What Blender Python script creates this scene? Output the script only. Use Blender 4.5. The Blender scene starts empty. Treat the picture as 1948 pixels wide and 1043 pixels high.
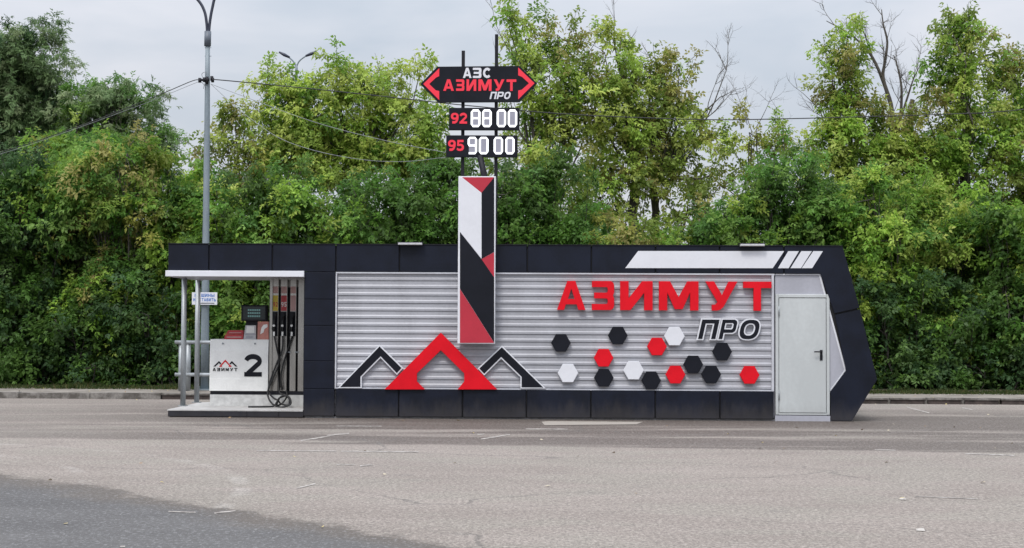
import bpy, math, random
import numpy as np
from mathutils import Matrix, Vector
from mathutils.geometry import tessellate_polygon

sc = bpy.context.scene
col = sc.collection
R = math.radians

# ------------------------------------------------------------------ camera
F = 2800.0                      # focal length in photo pixels (photo is 1948 x 1043)
CX, CY = 974.0, 521.5
CAM_H = 1.6
PITCH = math.atan(96.5 / F)
ROLL = 0.005
cam = bpy.data.cameras.new("camera")
cam.sensor_width = 36.0
cam.lens = F / 1948 * 36
cam.clip_end = 5000
cam_o = bpy.data.objects.new("camera", cam)
col.objects.link(cam_o)
CAM_R = Matrix.Rotation(R(90) + PITCH, 4, 'X') @ Matrix.Rotation(ROLL, 4, 'Z')
cam_o.matrix_world = Matrix.Translation((0, 0, CAM_H)) @ CAM_R
sc.camera = cam_o

# ------------------------------------------------------------------ sky, sun, exposure
SUN_EL, SUN_AZ = R(56), R(205)       # azimuth clockwise from +Y: behind the camera, a little to the left
world = bpy.data.worlds.new("World")
sc.world = world
world.use_nodes = True
wt = world.node_tree
wt.nodes.clear()
def wn(t, **k):
    n = wt.nodes.new(t)
    for a, b in k.items(): setattr(n, a, b)
    return n
w_out = wn('ShaderNodeOutputWorld')
w_bg = wn('ShaderNodeBackground')
w_bg.inputs['Strength'].default_value = 0.1
w_sky = wn('ShaderNodeTexSky', sky_type='NISHITA', sun_disc=False)
w_sky.sun_elevation = SUN_EL
w_sky.sun_rotation = SUN_AZ
w_tc = wn('ShaderNodeTexCoord')
w_sep = wn('ShaderNodeSeparateXYZ')
wt.links.new(w_tc.outputs['Generated'], w_sep.inputs[0])
# overcast dome: visible low band kept dim, unseen zenith boosted for more top light
w_rng = wn('ShaderNodeMapRange')
w_rng.inputs['From Min'].default_value = 0.0
w_rng.inputs['From Max'].default_value = 1.0
w_rng.inputs['To Min'].default_value = 5.0
w_rng.inputs['To Max'].default_value = 26.0
w_pow = wn('ShaderNodeMath', operation='POWER', use_clamp=True)
w_abs = wn('ShaderNodeMath', operation='MAXIMUM')
w_abs.inputs[1].default_value = 0.0
wt.links.new(w_sep.outputs['Z'], w_abs.inputs[0])
wt.links.new(w_abs.outputs[0], w_pow.inputs[0])
w_pow.inputs[1].default_value = 1.7
wt.links.new(w_pow.outputs[0], w_rng.inputs['Value'])
w_map = wn('ShaderNodeMapping')
w_map.inputs['Scale'].default_value = (1, 1, 2.4)
w_map.inputs['Location'].default_value = (3.1, 1.7, 0.35)
wt.links.new(w_tc.outputs['Generated'], w_map.inputs['Vector'])
w_noise = wn('ShaderNodeTexNoise')
w_noise.inputs['Scale'].default_value = 4.2
w_noise.inputs['Detail'].default_value = 5
w_noise.inputs['Roughness'].default_value = 0.5
w_noise.inputs['Distortion'].default_value = 0.4
wt.links.new(w_map.outputs[0], w_noise.inputs['Vector'])
w_ramp = wn('ShaderNodeValToRGB')
w_ramp.color_ramp.elements[0].position = 0.36
w_ramp.color_ramp.elements[0].color = (0.76, 0.835, 0.94, 1)
w_ramp.color_ramp.elements[1].position = 0.62
w_ramp.color_ramp.elements[1].color = (1.03, 1.045, 1.115, 1)
wt.links.new(w_noise.outputs['Fac'], w_ramp.inputs[0])
w_mul = wn('ShaderNodeVectorMath', operation='SCALE')
wt.links.new(w_ramp.outputs[0], w_mul.inputs[0])
wt.links.new(w_rng.outputs[0], w_mul.inputs['Scale'])
w_mix = wn('ShaderNodeMix', data_type='RGBA')
w_mix.inputs['Factor'].default_value = 0.88
wt.links.new(w_sky.outputs[0], w_mix.inputs['A'])
wt.links.new(w_mul.outputs[0], w_mix.inputs['B'])
wt.links.new(w_mix.outputs['Result'], w_bg.inputs['Color'])
wt.links.new(w_bg.outputs[0], w_out.inputs['Surface'])

sun = bpy.data.lights.new("sun", 'SUN')
sun.energy = 1.5
sun.angle = R(14)
sun.color = (1.0, 0.95, 0.88)
sun_o = bpy.data.objects.new("sun", sun)
col.objects.link(sun_o)
sdir = Vector((math.sin(SUN_AZ) * math.cos(SUN_EL), math.cos(SUN_AZ) * math.cos(SUN_EL), math.sin(SUN_EL)))
sun_o.rotation_euler = sdir.to_track_quat('Z', 'Y').to_euler()
sun_o.location = (-10, -10, 30)

sc.view_settings.view_transform = 'Standard'
sc.view_settings.look = 'None'
sc.view_settings.gamma = 1
sc.view_settings.exposure = 0.35
sc.render.engine = 'CYCLES'
sc.cycles.max_bounces = 6
sc.cycles.transparent_max_bounces = 8

# ------------------------------------------------------------------ measuring helpers
CR3 = CAM_R.to_3x3()
def ray(px, py):
    return CR3 @ Vector(((px - CX) / F, -(py - CY) / F, -1.0))
def at(px, py, Y):
    """world point seen at photo pixel (px, py) at distance Y in front of the camera"""
    d = ray(px, py)
    t = Y / d.y
    return Vector((d.x * t, Y, CAM_H + d.z * t))
def ground(px, py):
    d = ray(px, py)
    t = -CAM_H / d.z
    return Vector((d.x * t, d.y * t, 0))
# frame of the kiosk: x along its front, y away from the camera, z up; right end a little nearer
KD = 25.0
MB_ = Matrix.Translation((0, KD, 0)) @ Matrix.Rotation(R(-1.5), 4, 'Z')
MBI = MB_.inverted()
CAML = MBI @ Vector((0, 0, CAM_H))
def loc(px, py, y=0.0):
    d = MBI.to_3x3() @ ray(px, py)
    t = (y - CAML.y) / d.y
    p = CAML + d * t
    return (p.x, p.z)
def PL(pts, y=0.0):
    return [loc(a, b, y) for a, b in pts]
def X(px, py=640, y=0.0): return loc(px, py, y)[0]
def Z(py, px=974, y=0.0): return loc(px, py, y)[1]

# ------------------------------------------------------------------ node helpers / materials
class NT:
    def __init__(s, name):
        s.m = bpy.data.materials.new(name)
        s.m.use_nodes = True
        s.t = s.m.node_tree
        s.b = s.t.nodes['Principled BSDF']
    def n(s, t, **k):
        n = s.t.nodes.new(t)
        for a, b in k.items(): setattr(n, a, b)
        return n
    def put(s, v, sock):
        if hasattr(v, 'is_output'): s.t.links.new(v, sock)
        else:
            if isinstance(v, (tuple, list)) and len(v) == 3 and sock.type == 'RGBA': v = (*v, 1)
            sock.default_value = v
    def math(s, op, a, b=0.0, c=0.0, clamp=False):
        n = s.n('ShaderNodeMath', operation=op, use_clamp=clamp)
        for i, v in enumerate((a, b, c)): s.put(v, n.inputs[i])
        return n.outputs[0]
    def mix(s, f, a, b):
        n = s.n('ShaderNodeMix', data_type='RGBA')
        s.put(f, n.inputs['Factor']); s.put(a, n.inputs['A']); s.put(b, n.inputs['B'])
        return n.outputs['Result']
    def noise(s, vec, scale, detail=3, rough=.5, dist=0.0):
        n = s.n('ShaderNodeTexNoise')
        if vec is not None: s.t.links.new(vec, n.inputs['Vector'])
        n.inputs['Scale'].default_value = scale
        n.inputs['Detail'].default_value = detail
        n.inputs['Roughness'].default_value = rough
        n.inputs['Distortion'].default_value = dist
        return n.outputs['Fac']
    def ramp(s, v, a, b):
        n = s.n('ShaderNodeMapRange', interpolation_type='SMOOTHSTEP')
        s.put(v, n.inputs['Value'])
        n.inputs['From Min'].default_value = a; n.inputs['From Max'].default_value = b
        return n.outputs[0]
    def pos(s):
        return s.n('ShaderNodeNewGeometry').outputs['Position']
    def obj(s):
        return s.n('ShaderNodeTexCoord').outputs['Object']
    def scaled(s, v, sc_):
        n = s.n('ShaderNodeVectorMath', operation='MULTIPLY')
        s.t.links.new(v, n.inputs[0]); n.inputs[1].default_value = sc_
        return n.outputs[0]
    def bump(s, h, strength, dist=.01):
        n = s.n('ShaderNodeBump')
        n.inputs['Strength'].default_value = strength; n.inputs['Distance'].default_value = dist
        s.t.links.new(h, n.inputs['Height']); s.t.links.new(n.outputs[0], s.b.inputs['Normal'])
    def set(s, **k):
        for a, v in k.items(): s.put(v, s.b.inputs[a.replace('_', ' ')])
        return s.m

def paint(name, c, rough=.45, var=.12, scale=3.0, metal=0.0, streak=False, spec=.5, splash=0.0):
    """painted / coated surface with faint dirt and unevenness"""
    t = NT(name)
    o = t.obj()
    v = t.scaled(o, (1, 1, .25)) if streak else o
    a = t.noise(v, scale, 5, .6)
    b = t.noise(o, scale * 14, 2, .5)
    f = t.math('ADD', t.math('MULTIPLY', a, .75), t.math('MULTIPLY', b, .25))
    dark = tuple(x * (1 - var * 1.6) for x in c)
    lite = tuple(min(1, x * (1 + var * .8)) for x in c)
    bc = t.mix(t.ramp(f, .35, .65), dark, lite)
    if splash:
        ps_ = t.n('ShaderNodeSeparateXYZ'); t.t.links.new(t.pos(), ps_.inputs[0])
        hgt = t.math('ADD', ps_.outputs[2], t.math('MULTIPLY', t.noise(t.scaled(o, (1, 1, .3)), 5, 5, .7), -.5))
        bc = t.mix(t.math('MULTIPLY', t.ramp(hgt, .12, -.22), splash), bc, (.17, .15, .13))
    t.set(Base_Color=bc, Metallic=metal,
          Roughness=t.math('ADD', t.math('MULTIPLY', a, .2), rough - .1))
    t.b.inputs['Specular IOR Level'].default_value = spec
    return t.m

def emit(name, c, s):
    t = NT(name)
    t.set(Base_Color=tuple(x * .5 for x in c), Emission_Color=c, Emission_Strength=s, Roughness=.4)
    return t.m

M = {}
M['navy'] = paint('navy_panel', (.0050, .0075, .0175), .5, .22, 2.0, spec=.25, splash=.16)
M['black_gap'] = paint('joint_shadow_gap', (.006, .006, .008), .8, .1)
M['cladding'] = paint('grey_corrugated_steel', (0.355, 0.359, 0.391), .42, .09, 1.6, streak=True)
M['trim'] = paint('light_grey_trim', (0.504, 0.512, 0.554), .4, .08)
M['infill'] = paint('grey_flat_sheet', (0.370, 0.374, 0.420), .42, .06, 1.5, streak=True)
M['door'] = paint('pale_grey_door_paint', (.495, .520, .522), .42, .06, 1.2, streak=True, splash=.2)
M['concrete'] = paint('base_concrete', (0.302, 0.302, 0.311), .85, .2, 6)
M['white'] = paint('white_panel', (0.672, 0.680, 0.722), .38, .03, 1.5)
M['red'] = paint('red_acrylic', (0.655, 0.008, 0.018), .5, .06, 2.5, spec=.12)
M['red_film'] = paint('red_film', (0.437, 0.021, 0.042), .38, .05, 2)
M['black'] = paint('black_acrylic', (.0055, .0065, .012), .4, .15, 2.5, spec=.25)
M['black_metal'] = paint('black_steel', (.011, .011, .016), .55, .2, 8, spec=.25)
M['rubber'] = paint('black_rubber', (.012, .012, .013), .55, .2, 12)
M['galv'] = paint('galvanised_steel', (0.336, 0.361, 0.378), .45, .18, 5, metal=.25, streak=True)
M['pole_paint'] = paint('grey_pole_paint', (0.210, 0.252, 0.281), .5, .16, 3, metal=.1, streak=True)
M['steel'] = paint('brushed_steel', (0.420, 0.403, 0.378), .25, .12, 4, metal=.85, streak=True)
M['disp_white'] = paint('dispenser_white', (.82, .82, .80), .4, .06, 2.5)
M['disp_grey'] = paint('dispenser_grey_base', (.56, .56, .55), .6, .12, 10)
M['screen'] = paint('dark_screen', (.012, .02, .022), .2, .1)
M['yellow'] = paint('yellow_label', (0.630, 0.487, 0.042), .45, .05)
M['red_label'] = paint('red_label', (0.462, 0.042, 0.050), .45, .05)
M['salmon'] = paint('salmon_panel', (0.521, 0.210, 0.168), .45, .12, 9)
M['pinkish'] = paint('faded_pink_label', (.55, .34, .32), .45, .1, 6)
M['lgrey'] = paint('light_grey_plastic', (0.487, 0.487, 0.504), .45, .1, 9)
M['blue'] = paint('blue_ink', (.06, .16, .45), .5, .05)
M['island'] = paint('island_top', (.44, .43, .42), .8, .12, 4)
M['backing_grey'] = paint('digit_backing_grey', (.30, .30, .36), .5, .05)  # plain grey plate behind each price digit
M['led'] = emit('white_led', (.95, .97, 1.0), 1.0)
M['led_red'] = emit('red_backlit', (.85, .03, .06), .40)
M['cyan_led'] = emit('screen_digits', (.12, .24, .24), .35)
M['wire'] = paint('cable_black', (.02, .02, .022), .6, .1)
M['wire_pale'] = paint('cable_grey', (.20, .21, .22), .6, .1)
M['arm_dark'] = paint('lamp_arm_dark', (.03, .035, .06), .5, .1)
M['collar'] = paint('dark_collar', (.11, .13, .16), .5, .15, 6)
M['lamp_glass'] = paint('lamp_lens', (.6, .62, .64), .2, .05)

# ------------------------------------------------------------------ mesh builder
class MBuild:
    def __init__(s): s.v = []; s.f = []; s.mi = []; s.sm = []
    def add(s, vs, fs, mi=0, smooth=False):
        o = len(s.v)
        s.v += [tuple(p) for p in vs]
        for f in fs:
            s.f.append([i + o for i in f]); s.mi.append(mi); s.sm.append(smooth)
    def box(s, x0, x1, y0, y1, z0, z1, mi=0, bev=0.0):
        x0, x1 = min(x0, x1), max(x0, x1); y0, y1 = min(y0, y1), max(y0, y1); z0, z1 = min(z0, z1), max(z0, z1)
        if bev <= 0:
            v = [(x, y, z) for x in (x0, x1) for y in (y0, y1) for z in (z0, z1)]
            s.add(v, [(0, 1, 3, 2), (4, 6, 7, 5), (0, 4, 5, 1), (2, 3, 7, 6), (0, 2, 6, 4), (1, 5, 7, 3)], mi)
            return
        b = bev
        # chamfered front rim (front is y0)
        v = [(x0, y0 + b, z0), (x1, y0 + b, z0), (x1, y0 + b, z1), (x0, y0 + b, z1),
             (x0 + b, y0, z0 + b), (x1 - b, y0, z0 + b), (x1 - b, y0, z1 - b), (x0 + b, y0, z1 - b),
             (x0, y1, z0), (x1, y1, z0), (x1, y1, z1), (x0, y1, z1)]
        f = [(4, 5, 6, 7), (0, 1, 5, 4), (1, 2, 6, 5), (2, 3, 7, 6), (3, 0, 4, 7),
             (0, 8, 9, 1), (1, 9, 10, 2), (2, 10, 11, 3), (3, 11, 8, 0), (8, 11, 10, 9)]
        s.add(v, f, mi)
    def prism(s, loops, y0, y1, mi=0, side_mi=None):
        """solid from polygon loops (x, z); the first loop is the outline, others are holes; front at y0"""
        if not isinstance(loops[0][0], (tuple, list)): loops = [loops]
        tri = tessellate_polygon([[Vector((a, b, 0)) for a, b in l] for l in loops])
        flat = [p for l in loops for p in l]
        n = len(flat)
        vs = [(a, y0, b) for a, b in flat] + [(a, y1, b) for a, b in flat]
        fs = []
        for t in tri:
            (ax, az), (bx, bz), (cx, cz) = (flat[i] for i in t)
            ar = (bx - ax) * (cz - az) - (bz - az) * (cx - ax)
            if abs(ar) < 1e-12: continue
            t = list(t) if ar > 0 else list(t)[::-1]
            fs.append(tuple(t)); fs.append(tuple(i + n for i in t[::-1]))
        s.add(vs, fs, mi)
        o = 0
        for k, l in enumerate(loops):
            m = len(l)
            area = sum(l[i][0] * l[(i + 1) % m][1] - l[(i + 1) % m][0] * l[i][1] for i in range(m))
            ccw = area > 0
            if k: ccw = not ccw
            vs = [(a, y0, b) for a, b in l] + [(a, y1, b) for a, b in l]
            fs = []
            for i in range(m):
                j = (i + 1) % m
                q = (i, i + m, j + m, j)
                fs.append(q if ccw else q[::-1])
            s.add(vs, fs, mi if side_mi is None else side_mi)
    def tube(s, pts, r, n=8, mi=0, cap=True):
        pts = [Vector(p) for p in pts]
        rs = r if isinstance(r, (list, tuple)) else [r] * len(pts)
        vs, fs = [], []
        up = None
        for i, p in enumerate(pts):
            d = (pts[min(i + 1, len(pts) - 1)] - pts[max(i - 1, 0)]).normalized()
            if up is None:
                up = d.cross(Vector((0, 0, 1) if abs(d.z) < .9 else (1, 0, 0))).normalized()
            up = (up - d * up.dot(d)).normalized()
            w = d.cross(up)
            for k in range(n):
                a = 2 * math.pi * k / n
                vs.append(p + (up * math.cos(a) + w * math.sin(a)) * rs[i])
        for i in range(len(pts) - 1):
            for k in range(n):
                a, b = i * n + k, i * n + (k + 1) % n
                fs.append((a, b, b + n, a + n))
        s.add(vs, fs, mi, True)
        if cap:
            o = len(s.v) - len(vs)
            s.f.append([o + k for k in range(n)][::-1]); s.mi.append(mi); s.sm.append(False)
            e = o + (len(pts) - 1) * n
            s.f.append([e + k for k in range(n)]); s.mi.append(mi); s.sm.append(False)

def raw_mesh(name, mb, mats, off=(0, 0, 0)):
    me = bpy.data.meshes.new(name)
    me.from_pydata([(a - off[0], b - off[1], c - off[2]) for a, b, c in mb.v], [], mb.f)
    if not isinstance(mats, (list, tuple)): mats = [mats]
    for m in mats: me.materials.append(m)
    me.polygons.foreach_set('material_index', mb.mi)
    me.polygons.foreach_set('use_smooth', mb.sm)
    me.update()
    return me

OFF = {}
def tag(o, label=None, cat=None, group=None, kind=None):
    if label: o['label'] = label
    if cat: o['category'] = cat
    if group: o['group'] = group
    if kind: o['kind'] = kind
    return o
def thing(name, label, cat, base=(0, 0, 0), group=None, frame=MB_):
    """Empty at the base of a thing; base is given in the frame's coordinates"""
    o = bpy.data.objects.new(name, None)
    col.objects.link(o)
    o.matrix_world = frame @ Matrix.Translation(base)
    o.empty_display_size = .2
    OFF[o.name] = tuple(base)
    return tag(o, label, cat, group)
def part(name, mb, mats, parent, label=None):
    off = OFF[parent.name]
    o = bpy.data.objects.new(name, raw_mesh(name, mb, mats, off))
    col.objects.link(o)
    o.parent = parent
    OFF[o.name] = off
    if label: o['label'] = label
    return o
def solo(name, mb, mats, label, cat, base=(0, 0, 0), group=None, frame=MB_):
    o = bpy.data.objects.new(name, raw_mesh(name, mb, mats, base))
    col.objects.link(o)
    o.matrix_world = frame @ Matrix.Translation(base)
    OFF[o.name] = tuple(base)
    return tag(o, label, cat, group)
def struct(name, mb, mats, frame=Matrix.Identity(4)):
    o = bpy.data.objects.new(name, raw_mesh(name, mb, mats))
    col.objects.link(o)
    o.matrix_world = frame
    o['kind'] = 'structure'
    return o
I4 = Matrix.Identity(4)

def inset(poly, d):
    """move each edge of a polygon inwards by d (mitred)"""
    m = len(poly)
    A = sum(poly[i][0] * poly[(i + 1) % m][1] - poly[(i + 1) % m][0] * poly[i][1] for i in range(m))
    sg = 1 if A > 0 else -1
    out = []
    for i in range(m):
        p0, p1, p2 = Vector(poly[i - 1]), Vector(poly[i]), Vector(poly[(i + 1) % m])
        e1, e2 = (p1 - p0).normalized(), (p2 - p1).normalized()
        n1, n2 = Vector((-e1.y, e1.x)) * sg, Vector((-e2.y, e2.x)) * sg
        b = n1 + n2
        k = max(.35, (1 + n1.dot(n2)))
        q = p1 + b * (d / k)
        out.append((q.x, q.y))
    return out

# ------------------------------------------------------------------ letter shapes in a unit box
def ell(cx, cy, rx, ry, n=28, p=2.0):
    o = []
    for i in range(n):
        a = 2 * math.pi * i / n
        c, s = math.cos(a), math.sin(a)
        o.append((cx + rx * math.copysign(abs(c) ** (2 / p), c), cy + ry * math.copysign(abs(s) ** (2 / p), s)))
    return o
def stroke(pts, w):
    L, Rr = [], []
    m = len(pts)
    for i in range(m):
        p = Vector(pts[i])
        a = Vector(pts[max(i - 1, 0)]); b = Vector(pts[min(i + 1, m - 1)])
        d1 = (p - a).normalized() if i else (b - p).normalized()
        d2 = (b - p).normalized() if i < m - 1 else d1
        n1, n2 = Vector((-d1.y, d1.x)), Vector((-d2.y, d2.x))
        k = max(.5, 1 + n1.dot(n2))
        q = (n1 + n2) * (w / 2 / k)
        L.append((p.x + q.x, p.y + q.y)); Rr.append((p.x - q.x, p.y - q.y))
    return L + Rr[::-1]
def arc(cx, cy, rx, ry, a0, a1, n=9):
    return [(cx + rx * math.cos(R(a0 + (a1 - a0) * i / n)), cy + ry * math.sin(R(a0 + (a1 - a0) * i / n))) for i in range(n + 1)]
G = {
 'А': [[(0,0),(.36,1),(.64,1),(1,0),(.75,0),(.69,.19),(.31,.19),(.25,0)], [(.385,.38),(.615,.38),(.5,.74)]],
 'З': [[(0,1),(.86,1),(.97,.93),(1,.84),(1,.61),(.95,.5),(1,.39),(1,.16),(.97,.07),(.86,0),(0,0),(0,.21),(.66,.21),(.71,.25),(.71,.36),(.66,.4),(.1,.4),(.1,.6),(.66,.6),(.71,.64),(.71,.75),(.66,.79),(0,.79)]],
 'И': [[(0,0),(0,1),(.26,1),(.26,.4),(.68,1),(1,1),(1,0),(.74,0),(.74,.6),(.32,0)]],
 'М': [[(0,0),(0,1),(.28,1),(.5,.45),(.72,1),(1,1),(1,0),(.79,0),(.79,.62),(.6,.04),(.4,.04),(.21,.62),(.21,0)]],
 'У': [[(0,1),(.27,1),(.52,.53),(.73,1),(1,1),(.56,.12),(.47,.03),(.36,0),(.2,0),(.2,.2),(.31,.2),(.38,.29)]],
 'Т': [[(0,1),(1,1),(1,.78),(.63,.78),(.63,0),(.37,0),(.37,.78),(0,.78)]],
 'П': [[(0,0),(0,1),(1,1),(1,0),(.74,0),(.74,.79),(.26,.79),(.26,0)]],
 'Р': [[(0,0),(0,1),(.8,1),(.95,.93),(1,.83),(1,.5),(.95,.39),(.8,.32),(.26,.32),(.26,0)], [(.26,.52),(.7,.52),(.75,.57),(.75,.75),(.7,.8),(.26,.8)]],
 'О': [ell(.5,.5,.5,.5,30,2.6), ell(.5,.5,.26,.29,22,2.4)],
 'Ш': [[(0,0),(0,1),(.22,1),(.22,.2),(.39,.2),(.39,1),(.61,1),(.61,.2),(.78,.2),(.78,1),(1,1),(1,0)]],
 'Н': [[(0,0),(0,1),(.27,1),(.27,.6),(.73,.6),(.73,1),(1,1),(1,0),(.73,0),(.73,.39),(.27,.39),(.27,0)]],
 'Е': [[(0,0),(0,1),(1,1),(1,.8),(.3,.8),(.3,.6),(.9,.6),(.9,.4),(.3,.4),(.3,.2),(1,.2),(1,0)]],
 'В': [[(0,0),(0,1),(.8,1),(.95,.9),(.95,.6),(.85,.52),(1,.42),(1,.1),(.85,0)], [(.28,.2),(.7,.2),(.7,.4),(.28,.4)], [(.28,.6),(.66,.6),(.66,.8),(.28,.8)]],
 'Ь': [[(0,0),(0,1),(.28,1),(.28,.6),(.85,.6),(1,.5),(1,.1),(.85,0)], [(.28,.2),(.7,.2),(.7,.4),(.28,.4)]],
 '2': [stroke(arc(.49,.69,.37,.205,172,-30,14) + [(.20,.13)], .225)],
 '2base': [[(.02,0),(.98,0),(.98,.2),(.02,.2)]],
 '5': [[(.92,1),(.92,.8),(.36,.8),(.34,.62),(.55,.66),(.8,.6),(.97,.45),(.97,.22),(.82,.06),(.5,0),(.2,.03),(.02,.12),(.1,.3),(.3,.21),(.52,.2),(.68,.27),(.68,.4),(.52,.47),(.3,.44),(.08,.46),(.12,1)]],
 '9': [ell(.5,.68,.5,.32,22,2.3) , ell(.5,.68,.21,.13,16,2.1)],
 '9tail': [stroke([(.885,.62),(.85,.42),(.72,.22),(.5,.12),(.18,.12)], .23)],
 'С': [stroke(arc(.52,.5,.37,.385,42,318,22), .25)],
}
G['Ы'] = None
def zdig(d):
    def rr(x0, x1, y0, y1, c): return [(x0+c,y0),(x1-c,y0),(x1,y0+c*.7),(x1,y1-c*.7),(x1-c,y1),(x0+c,y1),(x0,y1-c*.7),(x0,y0+c*.7)]
    if d == '8': return [rr(0,1,0,1,.22), rr(.21,.79,.115,.45,.05), rr(.21,.79,.55,.885,.05)]
    if d == '0': return [rr(0,1,0,1,.22), rr(.21,.79,.115,.885,.05)]
    if d == '9': return [[(.12,0),(.78,0),(1,.15),(1,.85),(.78,1),(.22,1),(0,.85),(0,.58),(.14,.45),(.79,.45),(.79,.115),(.12,.115)], rr(.21,.79,.55,.885,.05)]
def place(loops, x0, x1, z0, z1, slant=0.0):
    return [[(x0 + a * (x1 - x0) + slant * b * (z1 - z0), z0 + b * (z1 - z0)) for a, b in l] for l in loops]
def letter(mb, ch, x0, x1, z0, z1, y0, y1, mi=0, slant=0.0, side_mi=None):
    if ch == 'Ы':
        w = x1 - x0
        letter(mb, 'Ь', x0, x0 + w * .66, z0, z1, y0, y1, mi)
        mb.prism([(x0 + w * .78, z0), (x1, z0), (x1, z1), (x0 + w * .78, z1)], y0, y1, mi)
        return
    if ch == '2':
        mb.prism(place(G['2base'], x0, x1, z0, z1, slant), y0 - .0012, y1, mi)
    if ch == '9':
        mb.prism(place(G['9tail'], x0, x1, z0, z1, slant), y0 + .0015, y1, mi)
    mb.prism(place(G[ch], x0, x1, z0, z1, slant), y0, y1, mi, side_mi)
def word(mb, txt, x0, x1, z0, z1, y0, y1, mi=0, gap=.18, slant=0.0, wd=None):
    wd = wd or {}
    ws = [wd.get(c, 1.0) for c in txt]
    tot = sum(ws) + gap * (len(txt) - 1)
    u = (x1 - x0) / tot
    x = x0
    for c, w in zip(txt, ws):
        if c != ' ': letter(mb, c, x, x + w * u, z0, z1, y0, y1, mi, slant)
        x += (w + gap) * u

# ================================================================== GROUND
def ground_material():
    t = NT('asphalt')
    p = t.pos()
    sep = t.n('ShaderNodeSeparateXYZ'); t.t.links.new(p, sep.inputs[0])
    x, y = sep.outputs[0], sep.outputs[1]
    big = t.noise(p, .35, 4, .55)
    mid = t.noise(t.scaled(p, (.35, 1.2, 1)), 1.3, 5, .6)
    grit = t.noise(t.scaled(p, (1, .62, 1)), 31, 5, .8, .6)
    fine = t.noise(t.scaled(p, (1, .3, 1)), 60, 3, .7)
    f = t.math('ADD', t.math('MULTIPLY', big, .5), t.math('MULTIPLY', mid, .5))
    dry = t.mix(t.ramp(f, .36, .64), (.192, .163, .143), (.240, .207, .183))
    blot = t.noise(t.scaled(p, (.6, 1, 1)), .9, 4, .6)
    dry = t.mix(t.math('MULTIPLY', t.ramp(blot, .45, .6), .6), dry, (.212, .194, .165))
    # wet / newer patch in the near left corner
    pts = [(-150, 880), (0, 893), (100, 912), (170, 921), (300, 955), (440, 974), (560, 985), (700, 1004), (850, 1032), (1000, 1058)]
    g = [ground(*q) for q in pts]
    a2, a1, a0 = np.polyfit([v.x for v in g], [v.y for v in g], 2)
    edge = t.math('ADD', t.math('ADD', t.math('MULTIPLY', t.math('MULTIPLY', x, x), float(a2)), t.math('MULTIPLY', x, float(a1))), float(a0))
    wob = t.math('ADD', t.math('MULTIPLY', t.math('SUBTRACT', t.noise(p, .9, 5, .65), .5), 1.5),
                 t.math('MULTIPLY', t.math('SUBTRACT', t.noise(p, 5, 6, .8), .5), .9))
    s = t.math('ADD', t.math('SUBTRACT', edge, y), wob)
    wet = t.ramp(s, -.10, .22)
    rim = t.math('MULTIPLY', t.ramp(s, -.75, .0), t.math('SUBTRACT', 1.0, wet))
    wetc = t.mix(t.ramp(f, .35, .65), (.070, .068, .069), (.102, .099, .099))
    wetc = t.mix(t.ramp(s, 1.1, .1), wetc, (.095, .080, .068))
    c = t.mix(t.math('MULTIPLY', t.math('MULTIPLY', rim, t.ramp(t.noise(p, 11, 4, .7), .4, .6)), .6), dry, (.16, .14, .12))
    # damp streaked band along the kiosk
    yy = t.math('ADD', y, t.math('MULTIPLY', x, .13))
    stre = t.noise(t.scaled(p, (.13, 1.0, 1)), .95, 5, .62, .3)
    band = t.math('MULTIPLY', t.ramp(yy, 18.9, 19.5), t.ramp(yy, 31.5, 26.5))
    sn = t.math('ADD', yy, t.math('MULTIPLY', t.math('SUBTRACT', t.noise(t.scaled(p, (.12, .8, 1)), 1.0, 3, .5), .5), 2.6))
    band2 = t.ramp(sn, 19.75, 19.95)
    damp = t.math('MULTIPLY', t.math('MULTIPLY', band, band2), t.ramp(stre, .63, .50))
    side = t.ramp(x, -9.5, -2.0)
    damp = t.math('MULTIPLY', damp, t.math('ADD', t.math('MULTIPLY', side, .55), .42))
    # closer to the kiosk foot the damp is even
    foot = t.math('MULTIPLY', t.math('MULTIPLY', t.ramp(yy, 23.0, 24.2), t.ramp(yy, 28.5, 26.0)), t.ramp(x, -6.5, -3.0))
    damp = t.math('MAXIMUM', damp, t.math('MULTIPLY', foot, .9))
    c = t.mix(damp, c, (.072, .055, .046))
    # faint worn tyre arcs and drips by the pump
    for (ax_, ay_, r_, w_) in ((-9.5, 13.5, 5.4, .10), (-9.2, 13.2, 6.7, .12), (6.0, 4.0, 13.2, .13), (6.3, 3.6, 15.3, .15), (-2.0, 30.0, 9.6, .14), (-2.5, 30.4, 11.6, .14)):
        dx = t.math('SUBTRACT', x, ax_); dy = t.math('SUBTRACT', y, ay_)
        rr_ = t.math('SQRT', t.math('ADD', t.math('MULTIPLY', dx, dx), t.math('MULTIPLY', dy, dy)))
        dd = t.math('ABSOLUTE', t.math('SUBTRACT', rr_, r_))
        lit = ay_ > 10 and ay_ < 20
        c = t.mix(t.math('MULTIPLY', t.math('MULTIPLY', t.ramp(dd, w_, w_ * .4), t.ramp(t.noise(p, 1.6, 4, .7), .42, .62)), .30), c, (.42, .40, .37) if lit else (.15, .13, .12))
    sp_ = t.n('ShaderNodeTexVoronoi'); t.t.links.new(t.scaled(p, (1, 1, 1)), sp_.inputs['Vector']); sp_.inputs['Scale'].default_value = 1.1
    spot = t.ramp(t.math('ADD', sp_.outputs['Distance'], t.math('MULTIPLY', t.noise(p, 5, 3, .6), .12)), .24, .12)
    spz = t.math('MULTIPLY', t.ramp(t.noise(p, .45, 3, .5), .50, .60), spot)
    c = t.mix(t.math('MULTIPLY', spz, .35), c, (.10, .09, .085))
    crk = t.n('ShaderNodeTexVoronoi', feature='DISTANCE_TO_EDGE'); crk.inputs['Scale'].default_value = .22
    wv = t.n('ShaderNodeVectorMath', operation='ADD'); t.t.links.new(p, wv.inputs[0])
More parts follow.
